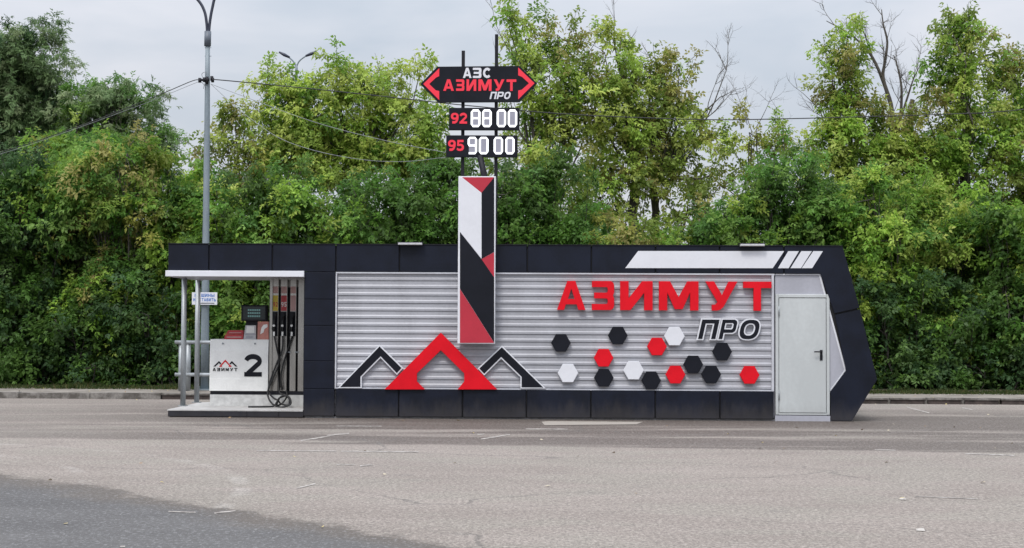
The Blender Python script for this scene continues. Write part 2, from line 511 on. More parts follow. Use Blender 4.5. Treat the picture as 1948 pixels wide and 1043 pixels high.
    nz_ = t.n('ShaderNodeTexNoise'); nz_.inputs['Scale'].default_value = .8; nz_.inputs['Detail'].default_value = 5; t.t.links.new(p, nz_.inputs['Vector'])
    t.t.links.new(nz_.outputs['Color'], wv.inputs[1]); t.t.links.new(wv.outputs[0], crk.inputs['Vector'])
    c = t.mix(t.math('MULTIPLY', t.ramp(crk.outputs['Distance'], .006, .002), t.math('MULTIPLY', t.ramp(big, .45, .6), .6)), c, (.07, .065, .06))
    # grains
    c = t.mix(t.math('MULTIPLY', t.ramp(grit, .48, .64), .45), c, (.42, .385, .35))
    c = t.mix(wet, c, t.mix(t.math('MULTIPLY', t.ramp(grit, .5, .64), .5), wetc, (.27, .27, .27)))
    c = t.mix(t.math('MULTIPLY', t.ramp(grit, .52, .35), .62), c, (.085, .078, .075))
    c = t.mix(t.math('MULTIPLY', t.ramp(fine, .5, .36), .4), c, (.06, .055, .05))
    rough = t.math('SUBTRACT', .92, t.math('MULTIPLY', damp, .22))
    t.set(Base_Color=c, Roughness=rough)
    t.b.inputs['Specular IOR Level'].default_value = .3
    t.bump(t.math('ADD', grit, t.math('MULTIPLY', fine, .5)), .35, .012)
    return t.m
mb = MBuild()
S_ = 1500.0
mb.add([(-S_, -60, 0), (S_, -60, 0), (S_, S_, 0), (-S_, S_, 0)], [(0, 1, 2, 3)])
struct('ground', mb, ground_material())

# pavement, kerb, soil (kiosk frame: they run parallel to it)
KY = 5.75
XL, XR = -60.0, 60.0
t = NT('pavement_concrete'); p = t.pos()
f = t.noise(p, 2.2, 6, .6); g_ = t.noise(p, 30, 3, .6)
t.set(Base_Color=t.mix(t.math('MULTIPLY', t.ramp(g_, .6, .4), .3), t.mix(t.ramp(f, .35, .65), (.125, .108, .088), (.235, .21, .182)), (.12, .11, .10)), Roughness=.95)
M['pavement'] = t.m
t = NT('soil'); p = t.pos(); f = t.noise(p, 3, 6, .6)
t.set(Base_Color=t.mix(f, (.028, .026, .016), (.07, .065, .035)), Roughness=1)
M['soil'] = t.m
t = NT('kerb_stone'); p = t.pos(); f = t.noise(p, 3.5, 6, .65); f2 = t.noise(p, 24, 3, .6)
kc = t.mix(t.ramp(f, .38, .62), (.085, .076, .066), (.24, .225, .208))
t.set(Base_Color=t.mix(t.math('MULTIPLY', t.ramp(f2, .6, .4), .4), kc, (.10, .09, .085)), Roughness=.95)
M['kerb'] = t.m
t = NT('dark_kerb_face'); p = t.pos(); f = t.noise(p, 5, 5, .65)
t.set(Base_Color=t.mix(t.ramp(f, .3, .7), (.030, .024, .022), (.085, .066, .060)), Roughness=.95)
M['kerb_dark'] = t.m
mb = MBuild()
mb.box(XL, XR, KY + .16, KY + 2.35, 0, .125)
struct('pavement', mb, M['pavement'], MB_)
mb = MBuild()
mb.box(XL, XR * 3, KY + 2.35, KY + 60, 0, .10)
mb.v = [(a * (1 if abs(a) < 50 else 1), b, c) for a, b, c in mb.v]
struct('soil', mb, M['soil'], MB_)
# kerb of separate stones, the newer pale ones on the left and old dark faced ones elsewhere
mb = MBuild()
rng = random.Random(4)
x = XL
while x < XR:
    w = .76 if x > -7.9 else 1.5
    pale = x < -7.9
    zt = .125 + rng.uniform(-.006, .008)
    yo = rng.uniform(-.012, .012)
    if pale:
        mb.box(x, x + w - .012, KY + yo, KY + .16, 0, zt, 0)
    else:
        mb.box(x, x + w - .03, KY + yo, KY + .16, .088, zt, 0)               # pale weathered top edge
        mb.box(x + .02, x + w - .06, KY + .022 + yo, KY + .158, 0, .087, 1)   # dark face below
        if rng.random() < .9: mb.box(x + w - .055, x + w - .0, KY + .012 + yo, KY + .15, 0, .087, 0)
    x += w
struct('kerb', mb, [M['kerb'], M['kerb_dark']], MB_)

# faded paint strokes, scraps of paint and a pale screed strip on the asphalt
t = NT('worn_road_paint'); p = t.pos()
f = t.noise(p, 9, 5, .7)
t.set(Base_Color=t.mix(t.ramp(f, .40, .66), (.18, .16, .145), (.42, .395, .365)), Roughness=.9)
M['roadpaint'] = t.m
t = NT('pale_screed'); p = t.pos(); f = t.noise(p, 5, 5, .6)
t.set(Base_Color=t.mix(f, (.25, .225, .195), (.34, .31, .275)), Roughness=.95)
M['screed'] = t.m
def ground_quads(name, quads, mat, z=.004):
    m_ = MBuild()
    for q in quads:
        m_.add([(*ground(*c).xy, z) for c in q], [tuple(range(len(q)))])
    return struct(name, m_, mat)
def dash(x0, y0, x1, y1, w=1.1):
    return [(x0, y0 + w), (x1, y1 + w), (x1, y1 - w), (x0, y0 - w)]
ground_quads('road_marking', [dash(488, 857.6, 640, 858.8, .8), dash(650, 859, 796, 860.2, .9), dash(572, 839, 628, 830, 1.0), dash(622, 829, 664, 825, 1.1),
    dash(640, 884.5, 676, 885, .5), dash(685, 887, 708, 884.6, 1.3), dash(564, 929.5, 600, 921, 1.2), dash(320, 974, 372, 975.5, .9), dash(408, 977, 448, 972.5, 1.3),
    dash(1664, 856, 1704, 857, 1.0), dash(1835, 863.5, 1930, 867, .9), dash(640, 811, 726, 811.4, .6), dash(915, 836, 970, 827, 1.0), dash(908, 827, 922, 826.6, .9),
    dash(1000, 816.5, 1080, 817, .9), dash(1725, 775, 1768, 786, 1.0), dash(1830, 776, 1850, 780, .8), dash(0, 753.5, 0.5, 753.5, .1),
    dash(228, 1041, 238, 1040.5, 1.2), dash(1740, 945, 1860, 950, .5)], M['roadpaint'])
ground_quads('screed_strip', [[(1036, 809.5), (1210, 808), (1224, 803.2), (1040, 801.8), (1030, 803.5)]], M['screed'], .005)

# ================================================================== KIOSK
zT, zFB = Z(466.8), Z(518.6)
zPT, zPB = Z(741.5), Z(794.4)
DEP = 2.4
kiosk = thing('fuel_kiosk', 'long low navy and grey fuel station container with white door and open pump bay', 'kiosk', (X(578), 0, 0))
xA, xP, xB = X(319), X(578), X(638)
xW = X(1471)
# core volume behind the cladding
mb = MBuild()
mb.box(xP + .03, X(1578), .09, DEP, .05, zT - .06)
part('body', mb, M['infill'], kiosk)
mb = MBuild()
mb.box(xA + .06, X(1596), .035, DEP + .02, zT - .055, zT - .02)
part('roof', mb, M['black_metal'], kiosk)
# fascia and slanted right-hand frame: cassette panels with open joints
def PK(*pts): return PL(pts)
mb = MBuild()
jx = [319, 397.5, 518, 639, 760, 881, 1003, 1125, 1247, 1369, 1491.5]
for a, b in zip(jx[:-1], jx[1:]):
    mb.box(X(a, 490) + .011, X(b, 490) - .011, 0, .03, zFB, zT, 0, .006)
o_in = loc(1561, 521)
pA = [(X(1491.5, 490) + .011, zFB), (X(1491.5, 490) + .011, zT), (loc(1603, 469)[0], zT), loc(1635.0, 585.5), loc(1587.6, 596.0), (o_in[0], zFB)]
pB = [loc(1588.6, 599.5), loc(1636.0, 589), loc(1668.5, 722), loc(1621, 803.4), (X(1580.5, 800), .0), loc(1580, 745), loc(1609.5, 705)]
pB = [(a, max(b, .012)) for a, b in pB]
mb.prism(pA, 0, .03, 0)
mb.prism(pB, 0, .03, 0)
# backing that shows black through the joints, and depth of the slanted frame
mb.box(xA + .02, X(1560), .031, .05, zFB + .01, zT - .012, 1)
mb.prism([(X(1500), zFB + .02), (X(1500), zT - .012), (loc(1602, 470)[0], zT - .012), loc(1666.5, 722), loc(1620, 802.5), (X(1582, 800), .014), loc(1581.5, 745), loc(1611, 705), loc(1562, 523)], .031, .05, 1)
fr_side = [(X(1500), zT - .004), (loc(1602, 470)[0], zT - .004), loc(1667.5, 722), loc(1620.5, 802.8), (loc(1585, 802)[0], .014), (loc(1585, 745)[0], loc(1585, 745)[1]), (loc(1611, 705)), (loc(1597, 655)), (loc(1575, 565)), (X(1565), zT - .15), (X(1500), zT - .15)]
mb.prism(fr_side, .051, DEP, 0)
part('fascia', mb, [M['navy'], M['black_gap']], kiosk)
# cap strip along the roof edge
mb = MBuild()
mb.box(xA - .01, loc(1603, 469)[0], -.012, .07, zT + .001, zT + .016, 0)
part('roof_trim', mb, M['black_metal'], kiosk)
# pillar beside the pump bay
mb = MBuild()
zs = [zFB - .004, Z(569.5, 608), Z(619.5, 608), Z(687, 608), Z(740, 608), zPB]
for a, b in zip(zs[:-1], zs[1:]):
    mb.box(xP, xB - .012, 0, .03, b + .004, a - .004, 0, .004)
mb.box(xP + .01, xB - .015, .031, DEP, zPB + .01, zFB - .01, 1)
mb.box(xP - .002, xP + .03, .031, DEP, zPB, zFB - .004, 0)
part('pillar', mb, [M['navy'], M['black_gap']], kiosk)
# plinth
mb = MBuild()
jp = [638, 758.5, 880, 1001.5, 1124, 1246.5, 1369.5, 1472.5]
for a, b in zip(jp[:-1], jp[1:]):
    mb.box(X(a, 768) + .011, X(b, 768) - .011, -.012, .02, zPB, zPT, 0, .007)
mb.box(X(639), X(1471), .021, .06, zPB + .005, zPT - .01, 1)
part('plinth', mb, [M['navy'], M['black_gap']], kiosk)
mb = MBuild()
mb.box(X(580), X(1476), .05, DEP - .05, 0, zPB - .004)
part('footing', mb, M['concrete'], kiosk)
# corrugated wall
mb = MBuild()
x0, x1 = X(641), X(1468)
per = (Z(534) - Z(534 + 14.46))
z = zFB - .02
prof = []
while z > zPT + .01:
    for dz, y in ((0, .046), (.50, .046), (.66, .033), (.93, .033), (.935, .062), (.988, .062), (.992, .046)):
        zz = z - dz * per
        if zz > zPT + .004: prof.append((y, zz))
    z -= per
prof.append((prof[-1][0], zPT + .003))
vs = [(x0, y, z) for y, z in prof] + [(x1, y, z) for y, z in prof]
n = len(prof)
mb.add(vs, [(i, i + 1, i + 1 + n, i + n) for i in range(n - 1)])
mb.box(x0, x1, .0725, .087, zPT, zFB)
part('corrugated_wall', mb, M['cladding'], kiosk)
mb = MBuild()
mb.box(xB - .002, x1 + .05, .002, .05, zFB - .027, zFB - .003)
mb.box(xB - .004, xB + .020, .004, .052, zPT + .001, zFB - .028)
mb.box(x1 + .001, x1 + .040, .004, .052, zPT - .0, zFB - .028)
mb.box(xB + .022, x1, .006, .05, zPT - .004, zPT + .018)
part('wall_trim', mb, M['trim'], kiosk)
# entrance: infill sheet, door frame, leaf, sill
mb = MBuild()
dl, dr = X(1475.5), X(1578.5)
zD = Z(560, 1520)
mb.prism([(dl, zD + .004), (dl, zFB - .004), (o_in[0] + .03, zFB - .004), loc(1574, 561)], .04, .06)
mb.prism(PL([(1574, 566), (1611, 706), (1581, 747), (1578.8, 747), (1578.8, 563)], .04), .04, .06)
part('infill_panel', mb, M['infill'], kiosk)
mb = MBuild()
mb.prism([o for o in PL([(1561.0, 523), (1609.8, 705.5), (1580.6, 745.2), (1578.6, 742.5), (1606.4, 704.8), (1557.6, 523)], .03)], .032, .0395)
mb.box(dl, o_in[0], .02, .0395, zFB - .022, zFB - .004)
part('edge_trim', mb, M['white'], kiosk)
zd0 = Z(789.5, 1520)
mb = MBuild()
fw = .052
mb.box(dl, dl + fw, .004, .085, zd0, zD, 0, .006)
mb.box(dr - fw, dr, .004, .085, zd0, zD, 0, .006)
mb.box(dl + fw, dr - fw, .004, .085, zD - fw * 1.1, zD, 0, .006)
mb.box(dl + fw, dr - fw, .006, .085, zd0, zd0 + .028, 0)
frame_o = part('door_frame', mb, M['door'], kiosk)
mb = MBuild()
lx0, lx1, lz0, lz1 = dl + fw + .008, dr - fw - .008, zd0 + .036, zD - fw * 1.1 - .008
mb.box(lx0, lx1, .012, .07, lz0, lz1, 0, .005)
door = part('door', mb, M['door'], kiosk)
mb = MBuild()
hx, hz = X(1562.5, 675), Z(675, 1562)
mb.box(hx - .022, hx + .022, .002, .012, Z(686, 1562), Z(666, 1562), 0, .004)
mb.tube([(hx, .004, hz + .05), (hx, -.05, hz + .05), (hx - .02, -.056, hz + .05), (hx - .13, -.056, hz + .048)], .011)
mb.tube([(hx, .004, hz - .045), (hx, -.006, hz - .045)], .012)
part('handle', mb, M['black_metal'], door)
for py in (592, 752):
    mb = MBuild()
    mb.tube([(lx0 - .004, -.002, Z(py + 9, 1482)), (lx0 - .004, -.002, Z(py - 9, 1482))], .011)
    part('hinge', mb, M['galv'], door)
mb = MBuild()
mb.box(dl - .01, dr + .004, -.004, .3, 0, zd0 - .012)
part('door_sill', mb, M['infill'], kiosk)
# white stripes on the fascia
for q in ([(1214, 477.7), (1491.8, 477.9), (1470, 510.4), (1189.5, 510.2)],
          [(1499.6, 478), (1519.8, 478), (1500.2, 510.4), (1480, 510.4)],
          [(1524.4, 478), (1544.4, 478), (1523.8, 510.4), (1503.8, 510.4)],
          [(1547.2, 478), (1565.4, 478), (1545, 510.4), (1525.2, 510.4)]):
    mb = MBuild()
    mb.prism(PL(q, -.008), -.008, -.001)
    part('white_stripe', mb, M['white'], kiosk)
# open pump bay: island, canopy ceiling and edge, two posts
ziT = Z(780, 450)
mb = MBuild()
mb.box(X(321.5), xP - .004, 0, DEP, .01, ziT - .022, 1)
for a, b in ((321, 470), (470, 530), (530, 577.5)):
    mb.box(X(a, 787) + (.0 if a == 321 else .004), X(b, 787) - .004, -.014, -.001, .012, ziT - .024, 1, .003)
mb.box(X(320.5), xP - .004, -.02, DEP + .01, ziT - .020, ziT, 0)
part('island', mb, [M['island'], M['navy']], kiosk)
mb = MBuild()
zc0, zc1 = Z(526.6, 450), Z(515.4, 450)
mb.box(X(315), xP + .002, -.07, -.004, zc0, zc1, 0, .004)
mb.box(X(315), X(315) + .06, -.0035, DEP + .03, zc0, zc1, 0)
mb.box(X(315) + .061, xP - .004, .034, DEP + .03, zc0 + .012, zFB + .004, 1)
part('canopy', mb, [M['white'], M['infill']], kiosk)
for y_, r_ in ((1.05, .048), (2.2, .048)):
    mb = MBuild()
    xx = X(321, 780) + (.10)
    xx = X(349.5 if y_ < 2 else 375.5, 650, y_)
    mb.tube([(xx, y_, ziT), (xx, y_, zc0 + .013)], r_, 12)
    mb.box(xx - .075, xx + .075, y_ - .075, y_ + .075, ziT + .001, ziT + .012)
    part('post', mb, M['galv'], kiosk)

# ------------------------------------------------------------------ dispenser
DY = 1.08
def dX(px, py=700): return loc(px, py, DY)[0]
def dZ(py, px=490): return loc(px, py, DY)[1]
disp = thing('fuel_dispenser', 'white fuel dispenser number 2 with steel nozzle column under the canopy', 'fuel dispenser', (dX(400), DY, ziT))
mb = MBuild()
mb.box(dX(400), dX(577.5), DY - .0, DY + .56, ziT + .001, dZ(751.2), 0)
part('pedestal', mb, M['disp_grey'], disp)
mb = MBuild()
mb.box(dX(400.5), dX(577), DY + .004, DY + .55, dZ(751), dZ(744.2), 0)
part('band', mb, M['black_metal'], disp)
mb = MBuild()
cz0, cz1 = dZ(744), dZ(646)
cab = [(DY - .03, cz0), (DY - .034, dZ(721.5)), (DY - .030, dZ(721)), (DY - .030, dZ(668)), (DY - .026, dZ(667.5)), (DY - .0, cz1 - .008), (DY + .01, cz1), (DY + .55, cz1), (DY + .55, cz0)]
xa, xb = dX(399.5), dX(510.5)
vs = [(xa, y, z) for y, z in cab] + [(xb, y, z) for y, z in cab]
n = len(cab)
mb.add(vs, [(i, i + n, (i + 1) % n + n, (i + 1) % n) for i in range(n)] + [tuple(range(n)), tuple(range(2 * n - 1, n - 1, -1))])
cabinet = part('cabinet', mb, M['disp_white'], disp)
yf = DY - .0345
mb = MBuild()
letter(mb, '2', dX(464.8), dX(499.5), dZ(716.5), dZ(674), yf - .002, yf + .003)
part('number', mb, M['black'], cabinet)
mb = MBuild()
def lg(pts): return PL(pts, yf)
mb.prism(lg([(406, 697.5), (416.5, 687), (421, 691.5), (418.8, 693.6), (416.5, 691), (409.5, 697.5)]), yf - .002, yf + .002, 1)
mb.prism(lg([(451.5, 697.5), (441, 687), (436.5, 691.5), (438.8, 693.6), (441, 691), (448, 697.5)]), yf - .002, yf + .002, 1)
mb.prism(lg([(416.5, 698), (428.6, 684.5), (441, 698), (434.5, 698), (436, 695.8), (428.6, 688), (421.4, 695.8), (423, 698)]), yf - .004, yf - .002, 0)
word(mb, 'АЗИМУТ', dX(405.5), dX(452.5), dZ(706.5), dZ(700.5), yf - .002, yf + .002, 1, .35)
part('logo', mb, [M['red'], M['black']], cabinet)
for px in (424, 485):
    mb = MBuild()
    cx_, cz_ = dX(px), dZ(654)
    mb.tube([(cx_, DY - .002, cz_), (cx_, DY - .03, cz_)], .016, 10)
    part('lock', mb, M['galv'], cabinet)
# things on the cabinet: printer console, display, red tray, salmon panel
def slab(pts, y0, y1):
    m_ = MBuild(); m_.prism(PL(pts, y0), y0, y1); return m_
con = part('console', slab([(463, 646), (487, 646), (486.5, 619), (467, 619)], DY + .06, DY + .3), M['lgrey'], disp)
mb = MBuild()
mb.prism(PL([(468, 633.5), (484, 633.5), (483.5, 621), (469.5, 621)], DY + .05), DY + .052, DY + .0595, 0)
mb.prism(PL([(466, 637), (486, 637), (486, 635.4), (466, 635.4)], DY + .05), DY + .052, DY + .0595, 1)
mb.prism(PL([(468, 643), (480, 643), (480, 640), (468, 640)], DY + .05), DY + .052, DY + .0595, 1)
part('keypad', mb, [M['disp_white'], M['infill']], con)
mb = MBuild()
mb.box(dX(464.5), dX(487.5), DY + .1, DY + .26, dZ(619), dZ(610), 0)
part('display_neck', mb, M['black_metal'], disp)
mb = MBuild()
mb.box(dX(457), dX(506), DY + .02, DY + .2, dZ(611), dZ(580.5), 0, .012)
mon = part('display', mb, M['black_metal'], disp)
mb = MBuild()
mb.box(dX(461), dX(502.5), DY + .016, DY + .0195, dZ(608), dZ(583.5), 0)
part('screen', mb, M['screen'], mon)
for r_ in (588.5, 594.2, 600.2):
    mb = MBuild()
    for k in range(6):
        a = 470 + k * 4.1
        mb.box(dX(a), dX(a + 3.0), DY + .011, DY + .0155, dZ(r_ + 3.2), dZ(r_), 0)
    part('digit_row', mb, M['cyan_led'], mon)
mb = MBuild()
mb.prism(PL([(426, 646), (462, 646), (463, 636.5), (428.5, 636.5)], DY + .05), DY + .05, DY + .34, 0)
mb.prism(PL([(430, 636), (463, 636), (462, 628.5), (434, 628.5)], DY + .12), DY + .12, DY + .34, 0)
tr = part('tray', mb, M['red_label'], disp)
mb = MBuild()
mb.prism(PL([(431, 642.5), (459, 642.5), (459, 640.5), (431, 640.5)], DY + .04), DY + .043, DY + .0495, 0)
mb.prism(PL([(436, 634), (459, 634), (459, 632.6), (436, 632.6)], DY + .11), DY + .113, DY + .1195, 0)
part('tray_text', mb, M['pinkish'], tr)
sp = part('side_panel', slab([(489.5, 646), (511, 646), (511, 612), (490.5, 612)], DY + .03, DY + .3), M['salmon'], disp)
mb = MBuild()
mb.prism(PL([(495, 636), (501, 633), (503, 626), (509, 622), (508.5, 617), (501, 618), (497, 624)], DY + .02), DY + .024, DY + .0295, 0)
part('sticker', mb, M['disp_white'], sp)
# nozzle column: steel frame, three bays, labels, nozzles, hoses
zc = dZ(531.5)
zb0 = dZ(744)
mb = MBuild()
def bayx(a): return dX(a)
for a, b in ((512, 517), (527.6, 528.2), (544.3, 545), (561.5, 562.2), (566.5, 577)):
    mb.box(bayx(a), bayx(b), DY, DY + .5, zb0, zc, 0)
mb.box(bayx(517.2), bayx(566.3), DY + .22, DY + .5, zb0, zc, 0)
for a, b in ((517.2, 527.4), (532.5, 544.1), (550.5, 561.3)):
    mb.box(bayx(a) + .001, bayx(b) - .001, DY + .03, DY + .219, zb0 + .001, zc - .001, 0)
mb.box(bayx(512), bayx(577), DY - .002, DY + .02, zc + .001, zc + .02, 0)
colm = part('nozzle_column', mb, M['steel'], disp)
for a, b in ((528.4, 532.3), (545.2, 550.3), (562.4, 566.3)):
    mb = MBuild()
    mb.box(bayx(a), bayx(b), DY + .15, DY + .21, zb0 + .001, dZ(546), 0)
    part('hose_slot', mb, M['black'], colm)
for a, b in ((543, 552.5), (560.5, 568.5)):
    mb = MBuild()
    mb.box(bayx(a), bayx(b), DY - .008, DY - .0005, dZ(671), dZ(668.6), 0)
    part('crossbar', mb, M['galv'], colm)
fuels = [(517.4, 527.2, 'yellow', '92'), (533, 544, 'red_label', '95'), (551, 561, 'pinkish', None)]
for i, (a, b, c_, tx) in enumerate(fuels):
    mb = MBuild()
    mb.box(bayx(a), bayx(b), DY + .022, DY + .0295, dZ(591.5), dZ(562), 0)
    if tx:
        for k, ch in enumerate(tx):
            w_ = (b - a) / 2
            letter(mb, ch, bayx(a + k * w_ + .6), bayx(a + (k + 1) * w_ - .6), dZ(583.5), dZ(574.5), DY + .019, DY + .0215, 1)
    lab = part('fuel_label', mb, [M[c_], M['disp_white'] if tx != '92' else M['red_label']], colm,
               {'yellow': 'yellow label of the first nozzle bay', 'red_label': 'red label of the second nozzle bay', 'pinkish': 'faded pink label of the third nozzle bay'}[c_])
    mb = MBuild()
    mb.box(bayx(a), bayx(b), DY + .022, DY + .0295, dZ(558), dZ(545), 0)
    part('notice_sticker', mb, M['pinkish'], colm)
    mb = MBuild()
    mb.box(bayx(a) - .005, bayx(b) + .005, DY + .012, DY + .0292, dZ(639.5), dZ(592.5), 0)
    part('nozzle_holder', mb, M['black'], colm)
    cxn = (bayx(a) + bayx(b)) / 2
    mb = MBuild()
    mb.tube([(cxn + .015, DY - .03, dZ(602)), (cxn - .005, DY - .05, dZ(612)), (cxn - .01, DY - .055, dZ(628)), (cxn - .005, DY - .045, dZ(638))], [.018, .026, .026, .020], 10)
    mb.tube([(cxn + .015, DY - .03, dZ(602)), (cxn + .02, DY - .0, dZ(597))], .012, 8)
    mb.tube([(cxn - .02, DY - .085, dZ(616)), (cxn - .035, DY - .09, dZ(626)), (cxn - .012, DY - .06, dZ(634))], .008, 6)
    nz = part('nozzle', mb, M['rubber'], disp)
    mb = MBuild()
    mb.tube([(cxn - .005, DY - .09, dZ(619.5)), (cxn - .005, DY - .098, dZ(619.5))], .022, 10)
    part('nozzle_cap', mb, M['disp_white'], nz)
    mb = MBuild()
    mb.box(cxn - .018, cxn + .014, DY - .092, DY - .07, dZ(639), dZ(631))
    part('nozzle_tag', mb, M['disp_white'], nz)
def smooth_path(pts, k=8):
    out = []
    P_ = [Vector(p) for p in pts]
    for i in range(len(P_) - 1):
        p0, p1, p2, p3 = P_[max(i - 1, 0)], P_[i], P_[i + 1], P_[min(i + 2, len(P_) - 1)]
        for j in range(k):
            u = j / k
            out.append(.5 * ((2 * p1) + (p2 - p0) * u + (2 * p0 - 5 * p1 + 4 * p2 - p3) * u * u + (3 * p1 - p0 - 3 * p2 + p3) * u ** 3))
    out.append(P_[-1])
    return out
def hose(pts):
    q = []
    for px, py, y in pts:
        xx, zz = loc(px, py, y)
        q.append((xx, y, max(zz, ziT + .016)))
    m_ = MBuild()
    m_.tube(smooth_path(q, 8), .0155, 8)
    return part('hose', m_, M['rubber'], disp)
y0 = DY - .07
hose([(522, 640, y0 + .02), (527, 665, y0 - .02), (531, 690, y0 - .03), (519, 720, y0 - .04), (509.5, 745, y0 - .06), (513, 762, y0 - .12), (525, 773, y0 - .2), (540, 776, y0 - .3), (553, 768, y0 - .3), (549, 755, y0 - .26), (536, 754, y0 - .2), (528, 763, y0 - .16), (520, 773, y0 - .2), (500, 775, y0 - .28), (472, 777, y0 - .33)])
hose([(538, 640, y0 + .02), (537, 665, y0 - .0), (527, 690, y0 - .01), (514, 725, y0 - .03), (511, 745, y0 - .05), (520, 757, y0 - .08), (529, 762, y0 - .1), (534, 768, y0 - .14), (548, 771, y0 - .2), (550.5, 760, y0 - .12), (543, 752, y0 - .06), (531, 744, y0 - .02), (530, 700, DY + .1)])
hose([(556, 640, y0 + .03), (546, 670, y0 + .02), (537, 700, y0 + .0), (534, 722, y0 + .0), (537, 742, y0 + .02)])
hose([(545, 742, y0 + .05), (545.5, 755, y0 + .0), (536, 768, y0 - .08), (527, 771, y0 - .15), (531, 758, y0 - .1), (544, 753, y0 - .05)])

# ------------------------------------------------------------------ wall emblem
emb = thing('mountain_emblem', 'red triangular peak emblem between two black peaks with white outlines on the corrugated wall', 'emblem', (X(838), -.03, zPT))
redp = [(838.5, 633), (945.5, 741), (870.6, 741), (883, 726), (883, 710.6), (838.5, 666.4), (793, 710.6), (793, 726), (808, 741), (731.5, 741)]
mb = MBuild(); mb.prism(PL(redp, -.06), -.06, .0)
part('peak', mb, M['red'], emb, 'large red peak')
for pl, lb in (([(722, 656), (767, 700), (755, 713.4), (724, 681), (688, 717.5), (688, 738.4), (642.5, 738.4)], 'black left peak with white outline'),
               ([(954.8, 657.6), (1038, 739.2), (990, 739.2), (990, 717.8), (953.4, 682.4), (921, 714.4), (908.6, 701)], 'black right peak with white outline')):
    mb = MBuild()
    w = PL(pl, -.022)
    mb.prism(w, -.022, .018, 0)
    mb.prism(inset(w, .021), -.027, -.0225, 1)
    part('peak', mb, [M['white'], M['black']], emb, lb)

# ------------------------------------------------------------------ wall lettering
ls = thing('letter_sign', 'large red raised letters on the corrugated wall beside the door', 'sign', (X(1060), 0, Z(591)))
lz0, lz1 = Z(590.5, 1260, -.05), Z(535.2, 1260, -.05)
for ch, a, b in (('А', 1059.7, 1113.9), ('З', 1126, 1168.4), ('И', 1179.8, 1241.5), ('М', 1253.6, 1328.8), ('У', 1342, 1403), ('Т', 1414, 1467.6)):
    mb = MBuild()
    letter(mb, ch, X(a, 560, -.05), X(b, 560, -.05), lz0, lz1, -.05, .02)
    part('letter', mb, M['red'], ls)
ps = thing('letter_sign', 'small slanted black letters with white outline below the large red letters', 'sign', (X(1326), 0, Z(646)))
z0, z1 = Z(645.5, 1390, -.02), Z(608, 1390, -.02)
sl = .22
for ch, a, b in (('П', 1327.5, 1361), ('Р', 1366.5, 1396), ('О', 1403.5, 1440)):
    mb = MBuild()
    lp = place(G[ch], X(a, 626, -.02), X(b, 626, -.02), z0, z1, sl)
    mb.prism([inset(lp[0], -.020)] + [inset(l, .014) for l in lp[1:]], -.02, .018, 0)
    mb.prism([inset(lp[0], .003)] + [inset(l, -.008) for l in lp[1:]], -.026, -.0205, 1)
    part('letter', mb, [M['white'], M['black']], ps)

# ------------------------------------------------------------------ hexagon plates
hexes = [
 (1067, 652.5, 'black', 'black hexagon plate nearest the emblem, diagonally above the lowest-left white hexagon'),
 (1175.3, 638.5, 'black', 'topmost black hexagon plate on the wall, alone above the red and black pair'),
 (1148.3, 681, 'red', 'red hexagon plate directly above a black one, nearest red one to the emblem'),
 (1148.7, 719, 'black', 'black hexagon plate directly under a red hexagon'),
 (1080.4, 710, 'white', 'white hexagon plate nearest the emblem'),
 (1205.3, 704.6, 'white', 'white hexagon plate in the middle of the cluster touching a black one below'),
 (1238.8, 724, 'black', 'lowest black hexagon plate, touching a white hexagon and near a red one'),
 (1249.8, 659.5, 'red', 'red hexagon plate touching the topmost white hexagon'),
 (1283, 639.8, 'white', 'topmost white hexagon plate beside the slanted black letters'),
 (1285, 713, 'red', 'red hexagon plate touching the left end of a black pair'),
 (1318.8, 693.6, 'black', 'upper black hexagon plate of the touching black pair'),
 (1353, 712.6, 'black', 'lower black hexagon plate of the touching black pair'),
 (1373.8, 669.2, 'black', 'black hexagon plate just under the slanted black letters'),
 (1426, 713.6, 'red', 'red hexagon plate standing alone nearest the door'),
]
for px, py, c_, lb in hexes:
    yh = -.035 if c_ != 'red' else -.042
    cx_, cz_ = loc(px, py, yh)
    r_ = (18.7 if c_ != 'white' else 19.6) / F * (KD + .0)
    hp = [(cx_ + r_ * math.cos(R(60 * k)), cz_ + r_ * math.sin(R(60 * k)) * 1.03) for k in range(6)]
    mb = MBuild()
    mb.prism(hp, yh + .006, .018)
    b0 = inset(hp, .006)
    mb.prism(b0, yh, yh + .0059)
    solo('hexagon_plate', mb, M[c_], lb, 'wall plate', (cx_, 0, cz_), 'hexagon plates on the corrugated wall')

# ------------------------------------------------------------------ price sign tower
sign = thing('price_sign', 'tall black price sign with arrow board, two lit price boxes and striped pylon panel', 'price sign', (X(907), 0, zPT))
yp = -.20
mb = MBuild()
fx = PL([(872.2, 335.5), (943, 335.5), (943, 654.5), (872.2, 654.5)], yp)
(xl, zt_), (xr, _), (_, zb_), _ = fx
mb.box(xl, xr, yp, -.02, zb_, zt_, 0, .006)
pan = part('pylon_panel', mb, M['white'], sign)
yg = yp - .004
q = lambda pts: PL(pts, yg)
mb = MBuild()
for pts, mi in (([(879, 337.5), (940, 337.5), (916, 367)], 1),
                ([(875, 337.5), (879, 337.5), (916, 367), (916, 492.5), (875, 441)], 0),
                ([(916, 367), (940, 337.5), (940, 479.5), (916, 493)], 2),
                ([(940, 480), (940, 527.5), (916, 493.3)], 1),
                ([(875, 441.4), (916, 493), (940, 528), (940, 652), (875, 549.4)], 2),
                ([(875, 550), (940, 652.5), (875, 652.5)], 1)):
    mb.prism(q(pts), yg, yp - .0002, mi)
part('graphic', mb, [M['white'], M['red_film'], M['black']], pan)
yq = .10
